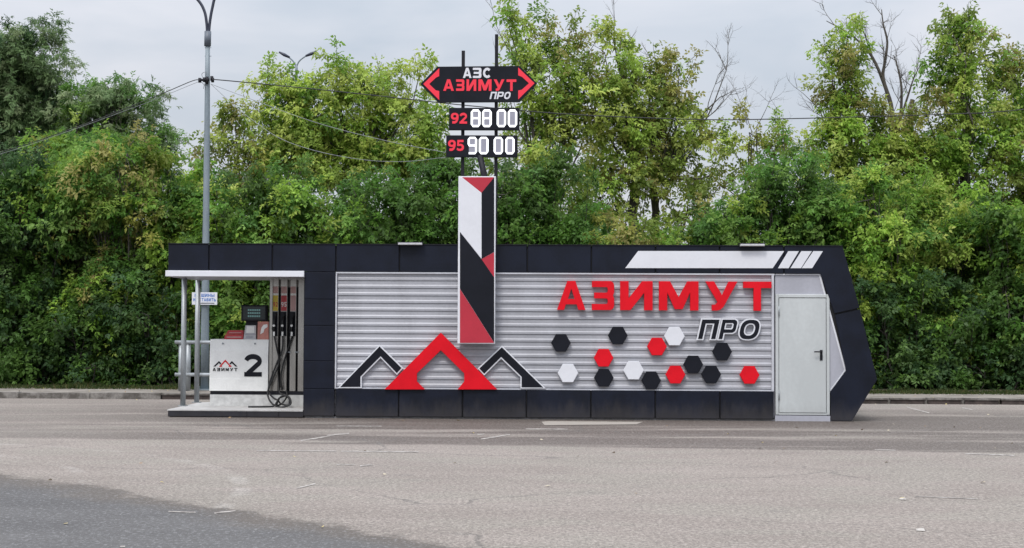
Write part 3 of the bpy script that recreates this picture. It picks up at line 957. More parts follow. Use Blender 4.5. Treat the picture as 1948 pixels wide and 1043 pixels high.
for px, top in ((880.5, 97), (943.8, 66)):
    mb = MBuild()
    xx = X(px, 250, yq)
    w_ = .028
    mb.box(xx - w_, xx + w_, yq - w_, yq + w_, zT - .02, Z(top, px, yq), 0)
    part('pole', mb, M['black_metal'], sign)
mb = MBuild()
a, b = loc(913, 296, .02), loc(922, 338, .02)
mb.tube([(a[0], .02, a[1]), (b[0], .02, b[1]), (b[0], -.02, b[1] - .5)], .055, 10)
part('brace', mb, M['black_metal'], sign)
# arrow board
ya = .0
arrow = [(799.6, 160), (831.8, 127), (988.5, 125.6), (1021.6, 158.4), (988.5, 193.8), (833.2, 194.7)]
mb = MBuild()
ap = PL(arrow, ya)
mb.prism(ap, ya, .07)
brd = part('arrow_board', mb, M['black'], sign)
for pts in ([(805.3, 160), (835.5, 130), (835.5, 145), (829.5, 147.8), (816.5, 160), (829, 172), (835.5, 173.4), (835.5, 190.6)],
            [(1016.8, 158.6), (985.8, 189.4), (985.8, 172.4), (992.5, 171), (1006.4, 158.6), (993, 146.4), (985.8, 143.6), (985.8, 128.6)]):
    mb = MBuild()
    mb.prism(PL(pts, ya - .006), ya - .008, ya - .0005, 0)
    part('arrow', mb, M['led_red'], brd)
mb = MBuild()
ye, yf2 = ya - .010, ya - .0004
def az(py): return Z(py, 910, ya)
def ax(px): return X(px, 160, ya)
word(mb, 'АЗС', ax(880.7), ax(934.6), az(148.8), az(129.4), ye, yf2, 0, .16)
word(mb, 'ПРО', ax(931.4), ax(969.6), az(188.8), az(175), ye, yf2, 0, .16, .22)
word(mb, 'АЗИМУТ', ax(843.3), ax(982.2), az(173.2), az(151.4), ye, yf2, 1, .22, 0, {'М': 1.35, 'З': .85, 'У': 1.1, 'А': 1.1})
part('lettering', mb, [M['white'], M['led_red']], brd)
def price(x0, x1, y0_, y1_, label, grade, gx, gy, dig):
    m_ = MBuild()
    yb = -.01
    m_.box(X(x0, 230, yb), X(x1, 230, yb), yb, .07, Z(y1_, 920, yb), Z(y0_, 920, yb), 0, .004)
    bx = part('price_box', m_, M['black'], sign, label)
    m_ = MBuild()
    w_ = (gx[1] - gx[0]) / 2
    for k, ch in enumerate(grade):
        letter(m_, ch, X(gx[0] + k * w_ + .7, 230, yb), X(gx[0] + (k + 1) * w_ - .7, 230, yb), Z(gy[1], 870, yb), Z(gy[0], 870, yb), yb - .008, yb - .0004)
    part('grade_number', m_, M['led_red'], bx)
    for ch, a, b in dig:
        m_ = MBuild(); o_ = MBuild()
        za, zb = Z(y1_ - 5.2, 940, yb), Z(y0_ + 3.2, 940, yb)
        xa_, xb_ = X(a, 230, yb), X(b, 230, yb)
        m_.prism(place(zdig(ch), xa_, xb_, za, zb), yb - .010, yb - .0045)
        o_.box(xa_ + .022, xb_ - .022, yb - .003, yb - .0004, za + .02, zb - .02)
        part('price_digit', m_, M['led'], bx)
        part('digit_backing', o_, M['backing_grey'], bx)
price(854, 988.2, 205.3, 247.4, 'upper price box reading 92 88 00', '92', (857, 889.5), (215, 235.5), (('8', 895.6, 914), ('8', 917, 935.4), ('0', 945, 962.8), ('0', 966, 983.8)))
price(849, 984.8, 257.6, 299, 'lower price box reading 95 90 00', '95', (852, 884), (266.5, 287.5), (('9', 890, 908), ('0', 911.2, 929.6), ('0', 939.4, 957.2), ('0', 961.4, 979.2)))

# ------------------------------------------------------------------ floodlights on the roof edge
for (px, lb), py in (((779, 'flat grey floodlight on the roof edge left of the pylon'), 466.5), ((1433, 'flat grey floodlight on the roof edge above the white stripes'), 470)):
    cx_ = X(px, py, -.2)
    fl = thing('floodlight', lb, 'floodlight', (cx_, 0, zT + .016), 'floodlights on the roof edge')
    hw = 24.5 / F * KD
    mb = MBuild(); mb.box(cx_ - hw + .015, cx_ + hw - .015, -.12, -.02, zT - .005, zT + .030, 0, .006)
    part('lamp_face', mb, M['lgrey'], fl)
    mb = MBuild(); mb.box(cx_ - hw, cx_ + hw, -.11, .05, zT + .0305, zT + .046, 0)
    part('cover', mb, M['black_metal'], fl)
    mb = MBuild(); mb.box(cx_ - .05, cx_ + .05, -.012, .16, zT + .0165, zT + .030, 0)
    part('bracket', mb, M['black_metal'], fl)

# ================================================================== street furniture behind
GY = 6.9      # guard rail line in the kiosk frame
rail = thing('guard_rail', 'grey pipe guard rail on the pavement behind the pump bay', 'railing', (*[X(336, 740, GY)], GY, .125))
for py in (651.5, 713):
    mb = MBuild()
    zz = loc(360, py, GY)[1]
    mb.tube([(X(333, py, GY), GY, zz), (X(560, py, GY), GY, zz)], .042, 10)
    part('rail', mb, M['galv'], rail)
for px in (343.5, 357.5, 440, 540):
    mb = MBuild()
    ww = .045 if px != 357.5 else .06
    mb.tube([(X(px, 700, GY + .04), GY + .04, .12), (X(px, 700, GY + .04), GY + .04, loc(px, 652, GY)[1])], ww, 10)
    part('post', mb, M['galv'], rail)

LY = 32.6
def bez_px(pts, D, k=8):
    return smooth_path([at(a, b, D) for a, b in pts], k)
lb0 = at(389.5, 738, LY)
lamp = thing('street_lamp', 'tall grey street lamp with two curved arms behind the pump bay', 'street lamp', (lb0.x, lb0.y, .12), None, I4)
mb = MBuild()
top = at(395.2, 84, LY)
ps_ = [Vector((lb0.x, LY, .12)), at(389.8, 640, LY), at(391.0, 530, LY), at(391.8, 440, LY), at(393, 330, LY), at(394, 240, LY), at(394.6, 150, LY), top]
mb.tube(ps_, [.092, .090, .084, .074, .068, .062, .056, .05], 14)
part('pole', mb, M['pole_paint'], lamp)
mb = MBuild()
mb.box(lb0.x - .2, lb0.x + .2, LY - .2, LY + .2, .121, .15)
for sx in (-1, 1):
    for sy in (-1, 1): mb.tube([(lb0.x + sx * .15, LY + sy * .15, .151), (lb0.x + sx * .15, LY + sy * .15, .2)], .018, 6)
part('flange', mb, M['pole_paint'], lamp)
mb = MBuild()
mb.tube([at(394.8, 88, LY), at(395.5, 60, LY)], .075, 10)
part('collar', mb, M['collar'], lamp)
for py in (65, 82, 91, 107):
    mb = MBuild()
    mb.tube([at(389.5, py, LY - .02), at(402, py, LY - .02)], .008, 5)
    part('bolt', mb, M['pole_paint'], lamp)
for pts, head in (([(394.2, 66), (393.2, 45), (389, 22), (378, 2), (355, -18), (318, -30)], (300, -34)),
                  ([(397, 66), (399.5, 40), (404, 15), (411, -8), (432, -28), (468, -40)], (486, -44))):
    mb = MBuild()
    mb.tube(bez_px(pts, LY), .032, 8)
    part('arm', mb, M['arm_dark'], lamp)
    h = at(*head, LY)
    e = at(*pts[-1], LY)
    d = (h - e).normalized()
    mb = MBuild()
    mb.tube([e, e + d * .1, e + d * .45, e + d * .75], [.04, .1, .13, .05], 10)
    hd = part('lamp_head', mb, M['arm_dark'], lamp)
    mb = MBuild()
    c_ = e + d * .42
    mb.box(c_.x - .2, c_.x + .2, c_.y - .08, c_.y + .08, c_.z - .15, c_.z - .11)
    part('lens', mb, M['lamp_glass'], hd)
mb = MBuild()
for a, b in (((380, 152.5), (398, 151.8)), ((394, 146), (394, 160))):
    mb.tube([at(*a, LY - .07), at(*b, LY - .07)], .03, 6)
for a in ((380, 153), (389, 152), (403, 149.5), (404.5, 152.5)):
    c_ = at(*a, LY - .07)
    mb.tube([c_ - Vector((0, 0, .05)), c_ + Vector((0, 0, .05))], .035, 8)
part('cable_clamp', mb, M['black_metal'], lamp)
mb = MBuild()
mb.tube(bez_px([(392, 151), (386, 148), (384, 141), (389, 137.5), (393, 139)], LY - .08, 6), .006, 5)
part('loose_wire', mb, M['wire_pale'], lamp)
mb = MBuild()
mb.tube(bez_px([(383, 156), (388, 162), (387, 169), (390, 158)], LY - .08, 6), .006, 5)
part('loose_wire', mb, M['wire_pale'], lamp)

def cable(pts, r, mat, label, group='overhead cables at the street lamp'):
    m_ = MBuild()
    q_ = smooth_path([at(a, b, D) for a, b, D in pts], 10)
    m_.tube(q_, r, 6)
    b_ = q_[0]
    return solo('overhead_cable', m_, mat, label, 'cable', tuple(b_), group, I4)
L0 = LY - .09
cable([(404, 151.5, L0), (420, 152.5, L0), (500, 160, L0 + .2), (640, 174, L0 + .4), (760, 187, L0 + .6), (900, 202, L0 + .8), (1090, 218, L0 + 1), (1330, 227.5, L0 + 1), (1500, 226, L0 + 1), (1800, 217.5, L0 + 1), (1948, 208.5, L0 + 1), (2400, 160, L0 + 1), (3000, 60, L0 + 1)], .0125, M['wire'],
      'long black cable running from the street lamp behind the price sign past the right-hand trees')
cable([(380, 153, L0), (365, 154.5, L0), (300, 182, L0), (200, 222, L0), (100, 258, L0), (0, 290, L0), (-300, 372, L0), (-800, 450, L0)], .0095, M['wire'],
      'upper black cable sloping from the street lamp across the willows')
cable([(380, 155, L0), (362, 162, L0), (296, 189, L0 - .05), (200, 225, L0 - .05), (100, 260.5, L0 - .05), (0, 293.5, L0 - .05), (-300, 378, L0 - .05), (-800, 460, L0 - .05)], .005, M['wire_pale'],
      'thinner grey cable just under the black one across the willows')
cable([(401, 160, L0), (470, 186, L0 - 1.2), (600, 233, L0 - 3), (730, 267, L0 - 5), (848, 290.5, KD + .1)], .0055, M['wire_pale'],
      'pale straight service wire from the street lamp to the lower price box')
cable([(401, 160, L0), (440, 196, L0 - .8), (474, 224, L0 - 1.4), (530, 262, L0 - 2.4), (600, 287, L0 - 3.6), (690, 304, L0 - 5), (770, 307.5, L0 - 6), (850, 299.0, KD + .1)], .0055, M['wire_pale'],
      'pale sagging service wire hanging lowest from the street lamp to the price box')

# notice on the lamp pole
NY = LY - .13
nx0, nx1, nz0, nz1 = at(365, 570, NY).x, at(413, 570, NY).x, at(390, 580, NY).z, at(390, 556.5, NY).z
ns = thing('notice_sign', 'small white notice with blue text fixed to the street lamp pole', 'sign', ((nx0 + nx1) / 2, NY, nz0), None, I4)
mb = MBuild(); mb.box(nx0, nx1, NY, NY + .02, nz0, nz1, 0, .003)
part('board', mb, M['white'], ns)
mb = MBuild()
h_ = nz1 - nz0
word(mb, 'МАШИНЫ', nx0 + .06, nx1 - .06, nz1 - h_ * .36, nz1 - h_ * .10, NY - .003, NY - .0004, 0, .25, 0, {'М': 1.2, 'Ш': 1.3, 'Ы': 1.3})
word(mb, 'НЕ СТАВИТЬ', nx0 + .03, nx1 - .03, nz1 - h_ * .72, nz1 - h_ * .46, NY - .003, NY - .0004, 0, .25, 0, {' ': .3})
mb.box(nx0 + .14, nx1 - .06, NY - .003, NY - .0004, nz0 + h_ * .10, nz0 + h_ * .16, 1)
part('text', mb, [M['blue'], M['black']], ns)
mb = MBuild(); mb.box((nx0 + nx1) / 2 - .03, (nx0 + nx1) / 2 + .03, NY + .021, NY + .06, nz0 + .06, nz1 - .06)
part('bracket', mb, M['galv'], ns)

# far street lamp showing above the trees
FY = 85.0
fb = at(565, 600, FY)
fl = thing('street_lamp', 'distant twin-arm street lamp showing above the yellow-green trees', 'street lamp', (fb.x, FY, 0), None, I4)
mb = MBuild(); mb.tube([(fb.x, FY, 0), at(564, 135, FY), at(564, 122, FY)], [.12, .08, .07], 10)
part('pole', mb, M['pole_paint'], fl)
for pts in ([(564, 128), (558, 117), (549, 109), (541, 104.5)], [(564, 128), (569, 117), (580, 108), (592, 102.5)]):
    q_ = bez_px(pts, FY, 5)
    mb = MBuild(); mb.tube(q_, .045, 7)
    part('arm', mb, M['pole_paint'], fl)
    e = q_[-1]; d = (q_[-1] - q_[-4]).normalized()
    mb = MBuild(); mb.tube([e - d * .35, e, e + d * .35], [.06, .10, .05], 8)
    part('lamp_head', mb, M['arm_dark'], fl)

# ================================================================== VEGETATION
def leaf_material(name, trans=.5):
    t = NT(name)
    a = t.n('ShaderNodeAttribute', attribute_name='tint')
    t.set(Base_Color=a.outputs['Color'], Roughness=.5)
    t.b.inputs['Specular IOR Level'].default_value = .22
    tr_ = t.n('ShaderNodeBsdfTranslucent')
    t.t.links.new(a.outputs['Color'], tr_.inputs['Color'])
    mx = t.n('ShaderNodeMixShader'); mx.inputs[0].default_value = trans
    t.t.links.new(t.b.outputs[0], mx.inputs[1]); t.t.links.new(tr_.outputs[0], mx.inputs[2])
    t.t.links.new(mx.outputs[0], t.t.nodes['Material Output'].inputs['Surface'])
    return t.m
M['leaf'] = leaf_material('leaf')
t = NT('bark'); o = t.obj(); f = t.noise(t.scaled(o, (1, 1, .3)), 9, 5, .65)
t.set(Base_Color=t.mix(f, (.035, .030, .025), (.13, .115, .10)), Roughness=.95)
M['bark'] = t.m
t = NT('pale_bark'); o = t.obj(); f = t.noise(t.scaled(o, (1, 1, .4)), 7, 5, .65)
t.set(Base_Color=t.mix(t.ramp(f, .4, .6), (.16, .14, .12), (.46, .44, .40)), Roughness=.95)
M['pale_bark'] = t.m

PAL = {   # own leaf colours (linear): lists to draw a clump colour from
 'yellow':  [(.29, .37, .075), (.245, .345, .065), (.33, .385, .09), (.21, .32, .06), (.29, .345, .08)],
 'olive':   [(.19, .235, .045), (.15, .205, .04), (.24, .245, .06), (.23, .215, .07), (.13, .19, .035)],
 'green':   [(.10, .205, .035), (.08, .175, .03), (.14, .235, .05), (.065, .145, .03)],
 'bright':  [(.18, .285, .04), (.14, .25, .035), (.23, .30, .055), (.11, .205, .035)],
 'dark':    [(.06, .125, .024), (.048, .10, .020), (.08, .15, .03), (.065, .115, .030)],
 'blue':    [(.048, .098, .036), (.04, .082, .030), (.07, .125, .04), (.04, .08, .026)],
 'willow':  [(.15, .215, .095), (.12, .185, .075), (.19, .24, .12), (.105, .165, .065)],
}
def leaves_mesh(name, Pn, A, Nn, size, tint, kind, rg):
    """build leaf blades: P position, A pointing direction, N blade normal, size, colour"""
    Pn, A, Nn, tint = map(np.asarray, (Pn, A, Nn, tint))
    n = len(Pn)
    A = A / np.linalg.norm(A, axis=1, keepdims=True)
    Sd = np.cross(A, Nn); Sd /= (np.linalg.norm(Sd, axis=1, keepdims=True) + 1e-9)
    Nn = np.cross(Sd, A)
    if kind == 'willow':
        specs = [(0, 0, 1.0, .30), (.5, .6, .95, .30), (.5, -.6, .95, .30), (1.0, .4, .8, .28), (1.0, -.4, .8, .28)]
    elif kind == 'elder':
        specs = [(.9, 0, 1.0, .55), (.45, .9, .9, .52), (.45, -.9, .9, .52)]
    else:
        specs = [(0, 0, 1.0, .62), (.5, .9, .8, .6)]
    V, T = [], []
    for off, ang, ln, wd in specs:
        jit = rg.normal(0, .18, n)
        c, s = np.cos(ang + jit)[:, None], np.sin(ang + jit)[:, None]
        D = A * c + Sd * s
        D = D + Nn * rg.normal(0, .28, n)[:, None]
        D[:, 2] -= .12
        D /= np.linalg.norm(D, axis=1, keepdims=True)
        S2 = np.cross(D, Nn); S2 /= (np.linalg.norm(S2, axis=1, keepdims=True) + 1e-9)
        N2 = np.cross(S2, D)
        L = (size * ln * rg.uniform(.75, 1.25, n))[:, None]
        W = L * wd * .5
        b = Pn + A * (size * off)[:, None]
        fold = N2 * W * .35
        V.append(np.stack([b, b + D * L * .45 + S2 * W + fold, b + D * L - np.array([0, 0, 1.0]) * L * .12, b + D * L * .45 - S2 * W + fold], 1))
        tt = tint * rg.uniform(.88, 1.12, n)[:, None]
        T.append(np.repeat(tt[:, None, :], 4, 1))
    V = np.concatenate(V).reshape(-1, 3); T = np.concatenate(T).reshape(-1, 3)
    nf = len(V) // 4
    me = bpy.data.meshes.new(name)
    me.vertices.add(len(V)); me.vertices.foreach_set('co', V.astype(np.float32).ravel())
    me.loops.add(nf * 4); me.loops.foreach_set('vertex_index', np.arange(nf * 4, dtype=np.int32))
    me.polygons.add(nf)
    me.polygons.foreach_set('loop_start', np.arange(0, nf * 4, 4, dtype=np.int32))
    me.polygons.foreach_set('loop_total', np.full(nf, 4, np.int32))
    at_ = me.attributes.new('tint', 'FLOAT_COLOR', 'POINT')
    at_.data.foreach_set('color', np.concatenate([T, np.ones((len(T), 1))], 1).astype(np.float32).ravel())
    me.materials.append(M['leaf'])
    me.update(); me.validate()
    return me

def limb(mb, p0, p1, r0, r1, rg, k=5, bow=.12, n=6):
    p0, p1 = Vector(p0), Vector(p1)
    L = (p1 - p0).length
    sd = Vector(rg.normal(0, 1, 3)) * bow * L * .5
    up = Vector((0, 0, 1)) * bow * L * .6
    pts, rs = [], []
    for i in range(k + 1):
        u = i / k
        w = 4 * u * (1 - u) * .5
        q_ = p0.lerp(p1, u) + (sd - up) * w + Vector(rg.normal(0, 1, 3)) * (L * .015 if 0 < i < k else 0)
        pts.append(q_); rs.append(r0 + (r1 - r0) * u)
    mb.tube(pts, rs, n, 0, False)
    return pts

def bare(mb, p, d, L, r, depth, rg, droop=0.0):
    d = Vector(d).normalized()
    pts = [Vector(p)]
    for i in range(4):
        d = (d + Vector(rg.normal(0, .10, 3)) + Vector((0, 0, .05 - droop))).normalized()
        pts.append(pts[-1] + d * L / 4)
    mb.tube(pts, [r, r * .85, r * .7, r * .55, r * .42], 5, 0, False)
    if depth > 0:
        for k in range(rg.integers(3, 6)):
            i = rg.integers(1, 5)
            dd = (d + Vector(rg.normal(0, .55, 3))).normalized()
            bare(mb, pts[i], dd, L * rg.uniform(.35, .65), r * .5, depth - 1, rg, droop)

LEAFN = [0]
def plant(name, cat, label, group, base, trunk_r, fork, lobes, kind, pals, leaf=.13, dens=1.0, seed=0, bares=(), stems=1, clump=1.0):
    """base: world (x, y); lobes: (px, py, D, rx_px, rz_px, density); everything becomes world geometry at its distance"""
    rg = np.random.default_rng(seed)
    bz = .08
    root = thing(name, label, cat, (base[0], base[1], bz), group, I4)
    tm = MBuild()
    fk = Vector((base[0], base[1], fork))
    if stems == 1 and trunk_r > 0:
        trunk_r *= .75
        trunk = limb(tm, (base[0], base[1], bz - .05), fk, trunk_r, trunk_r * .7, rg, 6, .06, 9)
    P_, A_, N_, S_l, T_ = [], [], [], [], []
    for (px, py, D, rx, rz, dn) in lobes:
        c = at(px, py, D)
        mpp = D / F
        ax_, az_ = rx * mpp * (.9 if stems == 1 and kind == 'elder' else 1), rz * mpp * (.9 if stems == 1 and kind == 'elder' else 1)
        ay_ = min(.95 * ax_, 1.6)
        if stems == 1:
            t0 = fk if c.z > fork else Vector((base[0], base[1], max(.4, c.z * .5)))
            lp = limb(tm, t0, c, trunk_r * .33, .014, rg, 6, .14, 6)
        else:
            s0 = Vector((c.x * .5 + base[0] * .5 + rg.normal(0, .2), base[1] + rg.normal(0, .25), bz - .03))
            lp = limb(tm, s0, c, .022, .01, rg, 6, .1, 6)
        ncl = max(5, int(dn * dens * 33 * (ax_ * az_ + .35 * ay_ * (ax_ + az_))))
        u = rg.normal(0, 1, (ncl, 3)); u /= np.linalg.norm(u, axis=1, keepdims=True)
        rad = rg.uniform(0, 1, ncl) ** (1 / 2.6) * rg.uniform(.85, 1.12, ncl)
        q_ = u * rad[:, None] * np.array([ax_, ay_, az_])
        # prefer the half that faces the open lot and the sky (the far half is hidden by the near half)
        nb = max(3, ncl // (4 if kind == 'willow' else 7))
        sg_ = 1.35 if kind == 'willow' else clump
        which = rg.integers(0, nb, ncl)
        q_ = q_[which] + rg.normal(0, 1, (ncl, 3)) * np.array([max(.26 * ax_, .22), max(.24 * ay_, .2), max(.15 * az_, .12)]) * sg_
        bh = rg.uniform(.8, 1.3, nb)
        bp = rg.integers(0, len(pals), nb)
        C = q_ + np.array(c)
        pal = pals[rg.integers(0, len(pals))]
        for j in range(ncl):
            cc = C[j]
            pl_ = PAL[pal if rg.random() < .45 else pals[bp[which[j]]]]
            hue = np.array(pl_[rg.integers(0, len(pl_))]) * rg.uniform(1.05, 1.45) * bh[which[j]]
            if j % 3 == 0:
                limb(tm, lp[min(6, 3 + j % 4)], cc, .014, .005, rg, 3, .12, 4)
            nl = int(rg.integers(20, 34))
            out = q_[j] / (np.linalg.norm(q_[j]) + 1e-6) + np.array([0, 0, .45])
            out /= np.linalg.norm(out)
            # sprays: leaves strung along a few short shoots
            ns = 4
            sh = out + rg.normal(0, .75, (ns, 3)); sh /= np.linalg.norm(sh, axis=1, keepdims=True)
            if kind == 'willow': sh[:, 2] = sh[:, 2] * .5 - .25
            k = rg.integers(0, ns, nl)
            s_ = rg.uniform(.0, 1, nl)
            Ls = leaf * rg.uniform(2.2, 3.6)
            pp = cc + sh[k] * (s_ * Ls)[:, None] + rg.normal(0, leaf * .55, (nl, 3)) - np.array([0, 0, 1.0]) * ((s_ ** 2) * Ls * .35)[:, None]
            aa = sh[k] * .6 + rg.normal(0, .7, (nl, 3)); aa[:, 2] -= .35
            nn = np.array([0, -.35, 1.0]) + out * .5 + rg.normal(0, .55, (nl, 3))
            P_.append(pp); A_.append(aa); N_.append(nn)
            S_l.append(leaf * rg.uniform(.7, 1.15, nl))
            T_.append(hue[None, :] * rg.uniform(.92, 1.08, (nl, 1)))
        # leafy shoots standing out of the crown
        if kind == 'elder':
            for _ in range(int(round(4 * min(1, dn + .15))) if stems == 1 else 2):
                d0 = rg.normal(0, 1, 3); d0[2] = abs(d0[2]) + .25; d0 /= np.linalg.norm(d0)
                b0 = np.array(c) + d0 * np.array([ax_, ay_, az_]) * .8
                d1 = d0 * .7 + np.array([0, 0, .7]) + rg.normal(0, .2, 3); d1 /= np.linalg.norm(d1)
                Ls = rg.uniform(.35, .85) * (1 if stems == 1 else .8)
                limb(tm, b0, b0 + d1 * Ls, .012, .004, rg, 3, .12, 4)
                m_ = int(26 * Ls) + 6
                s_ = rg.uniform(.15, 1.0, m_)
                P_.append(b0 + d1 * (s_ * Ls)[:, None] + rg.normal(0, leaf * .5, (m_, 3)))
                aa = rg.normal(0, .8, (m_, 3)) + d1 * .3; aa[:, 2] -= .2
                A_.append(aa)
                N_.append(np.array([0, -.35, 1.0]) + rg.normal(0, .55, (m_, 3)))
                S_l.append(leaf * rg.uniform(.75, 1.15, m_))
                pl_ = PAL[pal]
                T_.append((np.array(pl_[rg.integers(0, len(pl_))]) * 1.25)[None, :] * rg.uniform(.92, 1.08, (m_, 1)))
    for (px, py, D, qx, qy, L, r, dp) in bares:
        p0 = at(px, py, D); p1 = at(qx, qy, D)
        bare(tm, p0, p1 - p0, (p1 - p0).length * L, r, dp, rg)
        limb(tm, fk if p0.z > fork else (base[0], base[1], 1.0), p0, max(r, trunk_r * .5), r, rg, 6, .1, 6)
    part('trunk' if stems == 1 else 'stems', tm, M['bark'], root)
    Pm = np.concatenate(P_) - np.array([base[0], base[1], bz])
    me = leaves_mesh('crown', Pm, np.concatenate(A_), np.concatenate(N_), np.concatenate(S_l), np.concatenate(T_), kind, rg)
    LEAFN[0] += len(me.polygons)
    o = bpy.data.objects.new('crown' if stems == 1 else 'foliage', me)
    col.objects.link(o); o.parent = root
    return root

def gx(px, D): return at(px, 620, D).x
def tree(label, basepx, D, tr, forkpy, lobes, kind, pals, **k):
    b = at(basepx, 620, D)
    fork = at(basepx, forkpy, D).z
    lob = [(l[0], l[1] + (14 if l[1] < 145 else 4), D + (l[5] if len(l) > 5 else 0), l[2], l[3], l[4] if len(l) > 4 else 1) for l in lobes]
    return plant('tree', 'tree', label, 'trees behind the kiosk', (b.x, D), tr, fork, lob, kind, pals, **k)

tree('tall grey-green willow rising highest at the left edge of the row', 30, 46, .22, 380,
     [(58, 55, 40, 24, .9), (40, 95, 70, 45), (-30, 130, 90, 70), (85, 150, 60, 60), (118, 215, 36, 60, .9), (20, 215, 90, 80), (70, 270, 80, 70), (-40, 260, 80, 90), (40, 350, 100, 70), (10, 110, 70, 50), (60, 190, 70, 60), (100, 260, 50, 60), (20, 60, 36, 24)],
     'willow', ['willow', 'willow', 'blue'], leaf=.15, dens=1.0, seed=11)
tree('rounded grey-green willow between the tallest willow and the street lamp', 235, 45, .18, 400,
     [(205, 160, 38, 26, .9), (200, 205, 62, 45), (262, 225, 48, 50), (300, 275, 32, 42, .9), (230, 285, 75, 60), (175, 300, 60, 60), (270, 340, 60, 50), (235, 180, 50, 34), (180, 230, 50, 60), (250, 300, 70, 60), (160, 200, 30, 40)],
     'willow', ['willow', 'green', 'willow'], leaf=.15, dens=1.0, seed=12)
tree('open rust-tinted maple standing just right of the street lamp', 450, 42, .12, 420,
     [(448, 222, 30, 16, .5), (432, 262, 36, 34, .7), (482, 262, 34, 34, .7), (415, 320, 36, 46), (470, 330, 50, 50), (372, 330, 22, 50, .35), (500, 390, 50, 50)],
     'elder', ['olive', 'olive', 'yellow'], leaf=.14, dens=.80, seed=13)
tree('broad yellow-green maple filling the view left of the price sign', 680, 43, .2, 330,
     [(520, 158, 30, 18, .4), (575, 160, 36, 16, .5), (640, 130, 42, 20, .6), (700, 155, 46, 26, .6), (745, 175, 36, 30, .5), (795, 150, 24, 24, .4), (535, 195, 42, 34, .6), (600, 190, 60, 40), (680, 205, 60, 42), (760, 225, 56, 44),
      (560, 250, 60, 44), (640, 265, 70, 46), (730, 285, 70, 46), (810, 255, 40, 50), (650, 330, 80, 44), (540, 310, 60, 44), (830, 330, 40, 50), (640, 160, 56, 26, .8), (700, 180, 66, 30, .8), (560, 200, 50, 26, .7), (780, 195, 44, 34, .7), (640, 230, 80, 40), (590, 290, 70, 40), (700, 310, 80, 40), (780, 290, 60, 44), (500, 230, 26, 40, .5)],
     'elder', ['yellow', 'yellow', 'yellow', 'bright'], leaf=.142, dens=0.78, seed=14, clump=1.3, bares=((735, 190, 43, 712, 112, 1.0, .018, 1),))
tree('tall open maple right behind the price sign with the highest leafy tip', 1040, 42, .2, 400,
     [(968, 38, 22, 15, .45), (1000, 60, 34, 24, .65), (1060, 52, 46, 24, .6), (1020, 105, 48, 36, .9), (1085, 95, 34, 34, .7), (990, 150, 40, 40, .8), (1060, 160, 54, 46), (1010, 220, 52, 44), (1085, 225, 48, 44), (1030, 290, 66, 46), (985, 340, 50, 60), (1060, 370, 70, 60), (1100, 170, 40, 34, .8), (1115, 250, 40, 40, .8), (1045, 130, 50, 30, .8), (1040, 190, 60, 34), (1050, 260, 60, 34)],
     'elder', ['yellow', 'olive', 'yellow', 'bright'], leaf=.142, dens=0.58, clump=1.25, seed=15,
     bares=((985, 120, 42, 920, 35, 1.1, .014, 2), (1120, 100, 42, 1150, 55, .9, .012, 1), (970, 190, 42, 950, 90, .8, .012, 2)))
tree('slender maple with a narrow spire crown right of the price sign', 1215, 42.5, .24, 330,
     [(1166, 62, 14, 18, .5), (1176, 92, 22, 22, .6), (1172, 130, 28, 30, .7), (1205, 150, 24, 26, .6), (1160, 185, 40, 36, .8), (1200, 205, 36, 40, .8), (1170, 255, 56, 44, .9), (1130, 300, 40, 46), (1190, 320, 56, 46, .8), (1140, 370, 50, 46, .7), (1190, 400, 60, 46, .8), (1120, 430, 50, 36, .7), (1130, 200, 34, 34, .7), (1190, 260, 50, 36, .9), (1215, 240, 40, 34, .8), (1150, 340, 60, 40, .8), (1200, 360, 50, 40, .8), (1230, 440, 60, 24, .6), (1160, 225, 50, 30, .9)],
     'elder', ['yellow', 'olive', 'yellow'], leaf=.142, dens=0.55, clump=1.25, seed=16,
     bares=((1168, 70, 42.5, 1160, 12, 1.2, .012, 2), (1150, 100, 42.5, 1120, 70, 1, .01, 2), (1190, 90, 42.5, 1220, 55, .9, .01, 1)))
tree('maple with a dead leaning limb reaching over the middle of the roof', 1240, 43, .2, 340,
     [(1265, 125, 24, 20, .6), (1292, 118, 24, 20, .5), (1250, 165, 38, 32, .8), (1295, 170, 28, 32, .6), (1262, 215, 52, 38, .9), (1320, 225, 40, 26, .7), (1250, 275, 56, 44, .8), (1320, 280, 40, 40, .5), (1260, 345, 56, 44, .5), (1310, 370, 50, 40, .55), (1350, 330, 40, 40, .45), (1240, 250, 44, 36, .9), (1290, 250, 46, 32, .8), (1275, 310, 60, 36, .7), (1290, 425, 60, 26, .6), (1345, 425, 50, 26, .5), (1230, 310, 50, 36, .8)],
     'elder', ['olive', 'yellow', 'olive'], leaf=.142, dens=0.50, clump=1.25, seed=17,
     bares=((1325, 250, 43, 1400, 175, 1.2, .028, 3), (1345, 215, 43, 1345, 130, .9, .016, 3), (1240, 115, 43, 1225, 75, .9, .012, 2), (1370, 185, 43, 1412, 165, .7, .014, 2)))
tree('thin sparse maple with bare twigs over the white fascia stripes', 1440, 42, .1, 400,
     [(1425, 248, 36, 20, .45), (1400, 290, 40, 34, .4), (1450, 300, 44, 38, .55), (1370, 350, 40, 34, .35), (1430, 360, 50, 40, .5), (1480, 270, 30, 24, .5), (1340, 400, 50, 34, .6)],
     'elder', ['yellow', 'olive'], leaf=.14, dens=0.50, clump=1.25, seed=18,
     bares=((1430, 250, 42, 1405, 175, 1.1, .012, 3), (1440, 240, 42, 1470, 180, 1, .012, 3), (1490, 250, 42, 1465, 195, .8, .01, 2)))
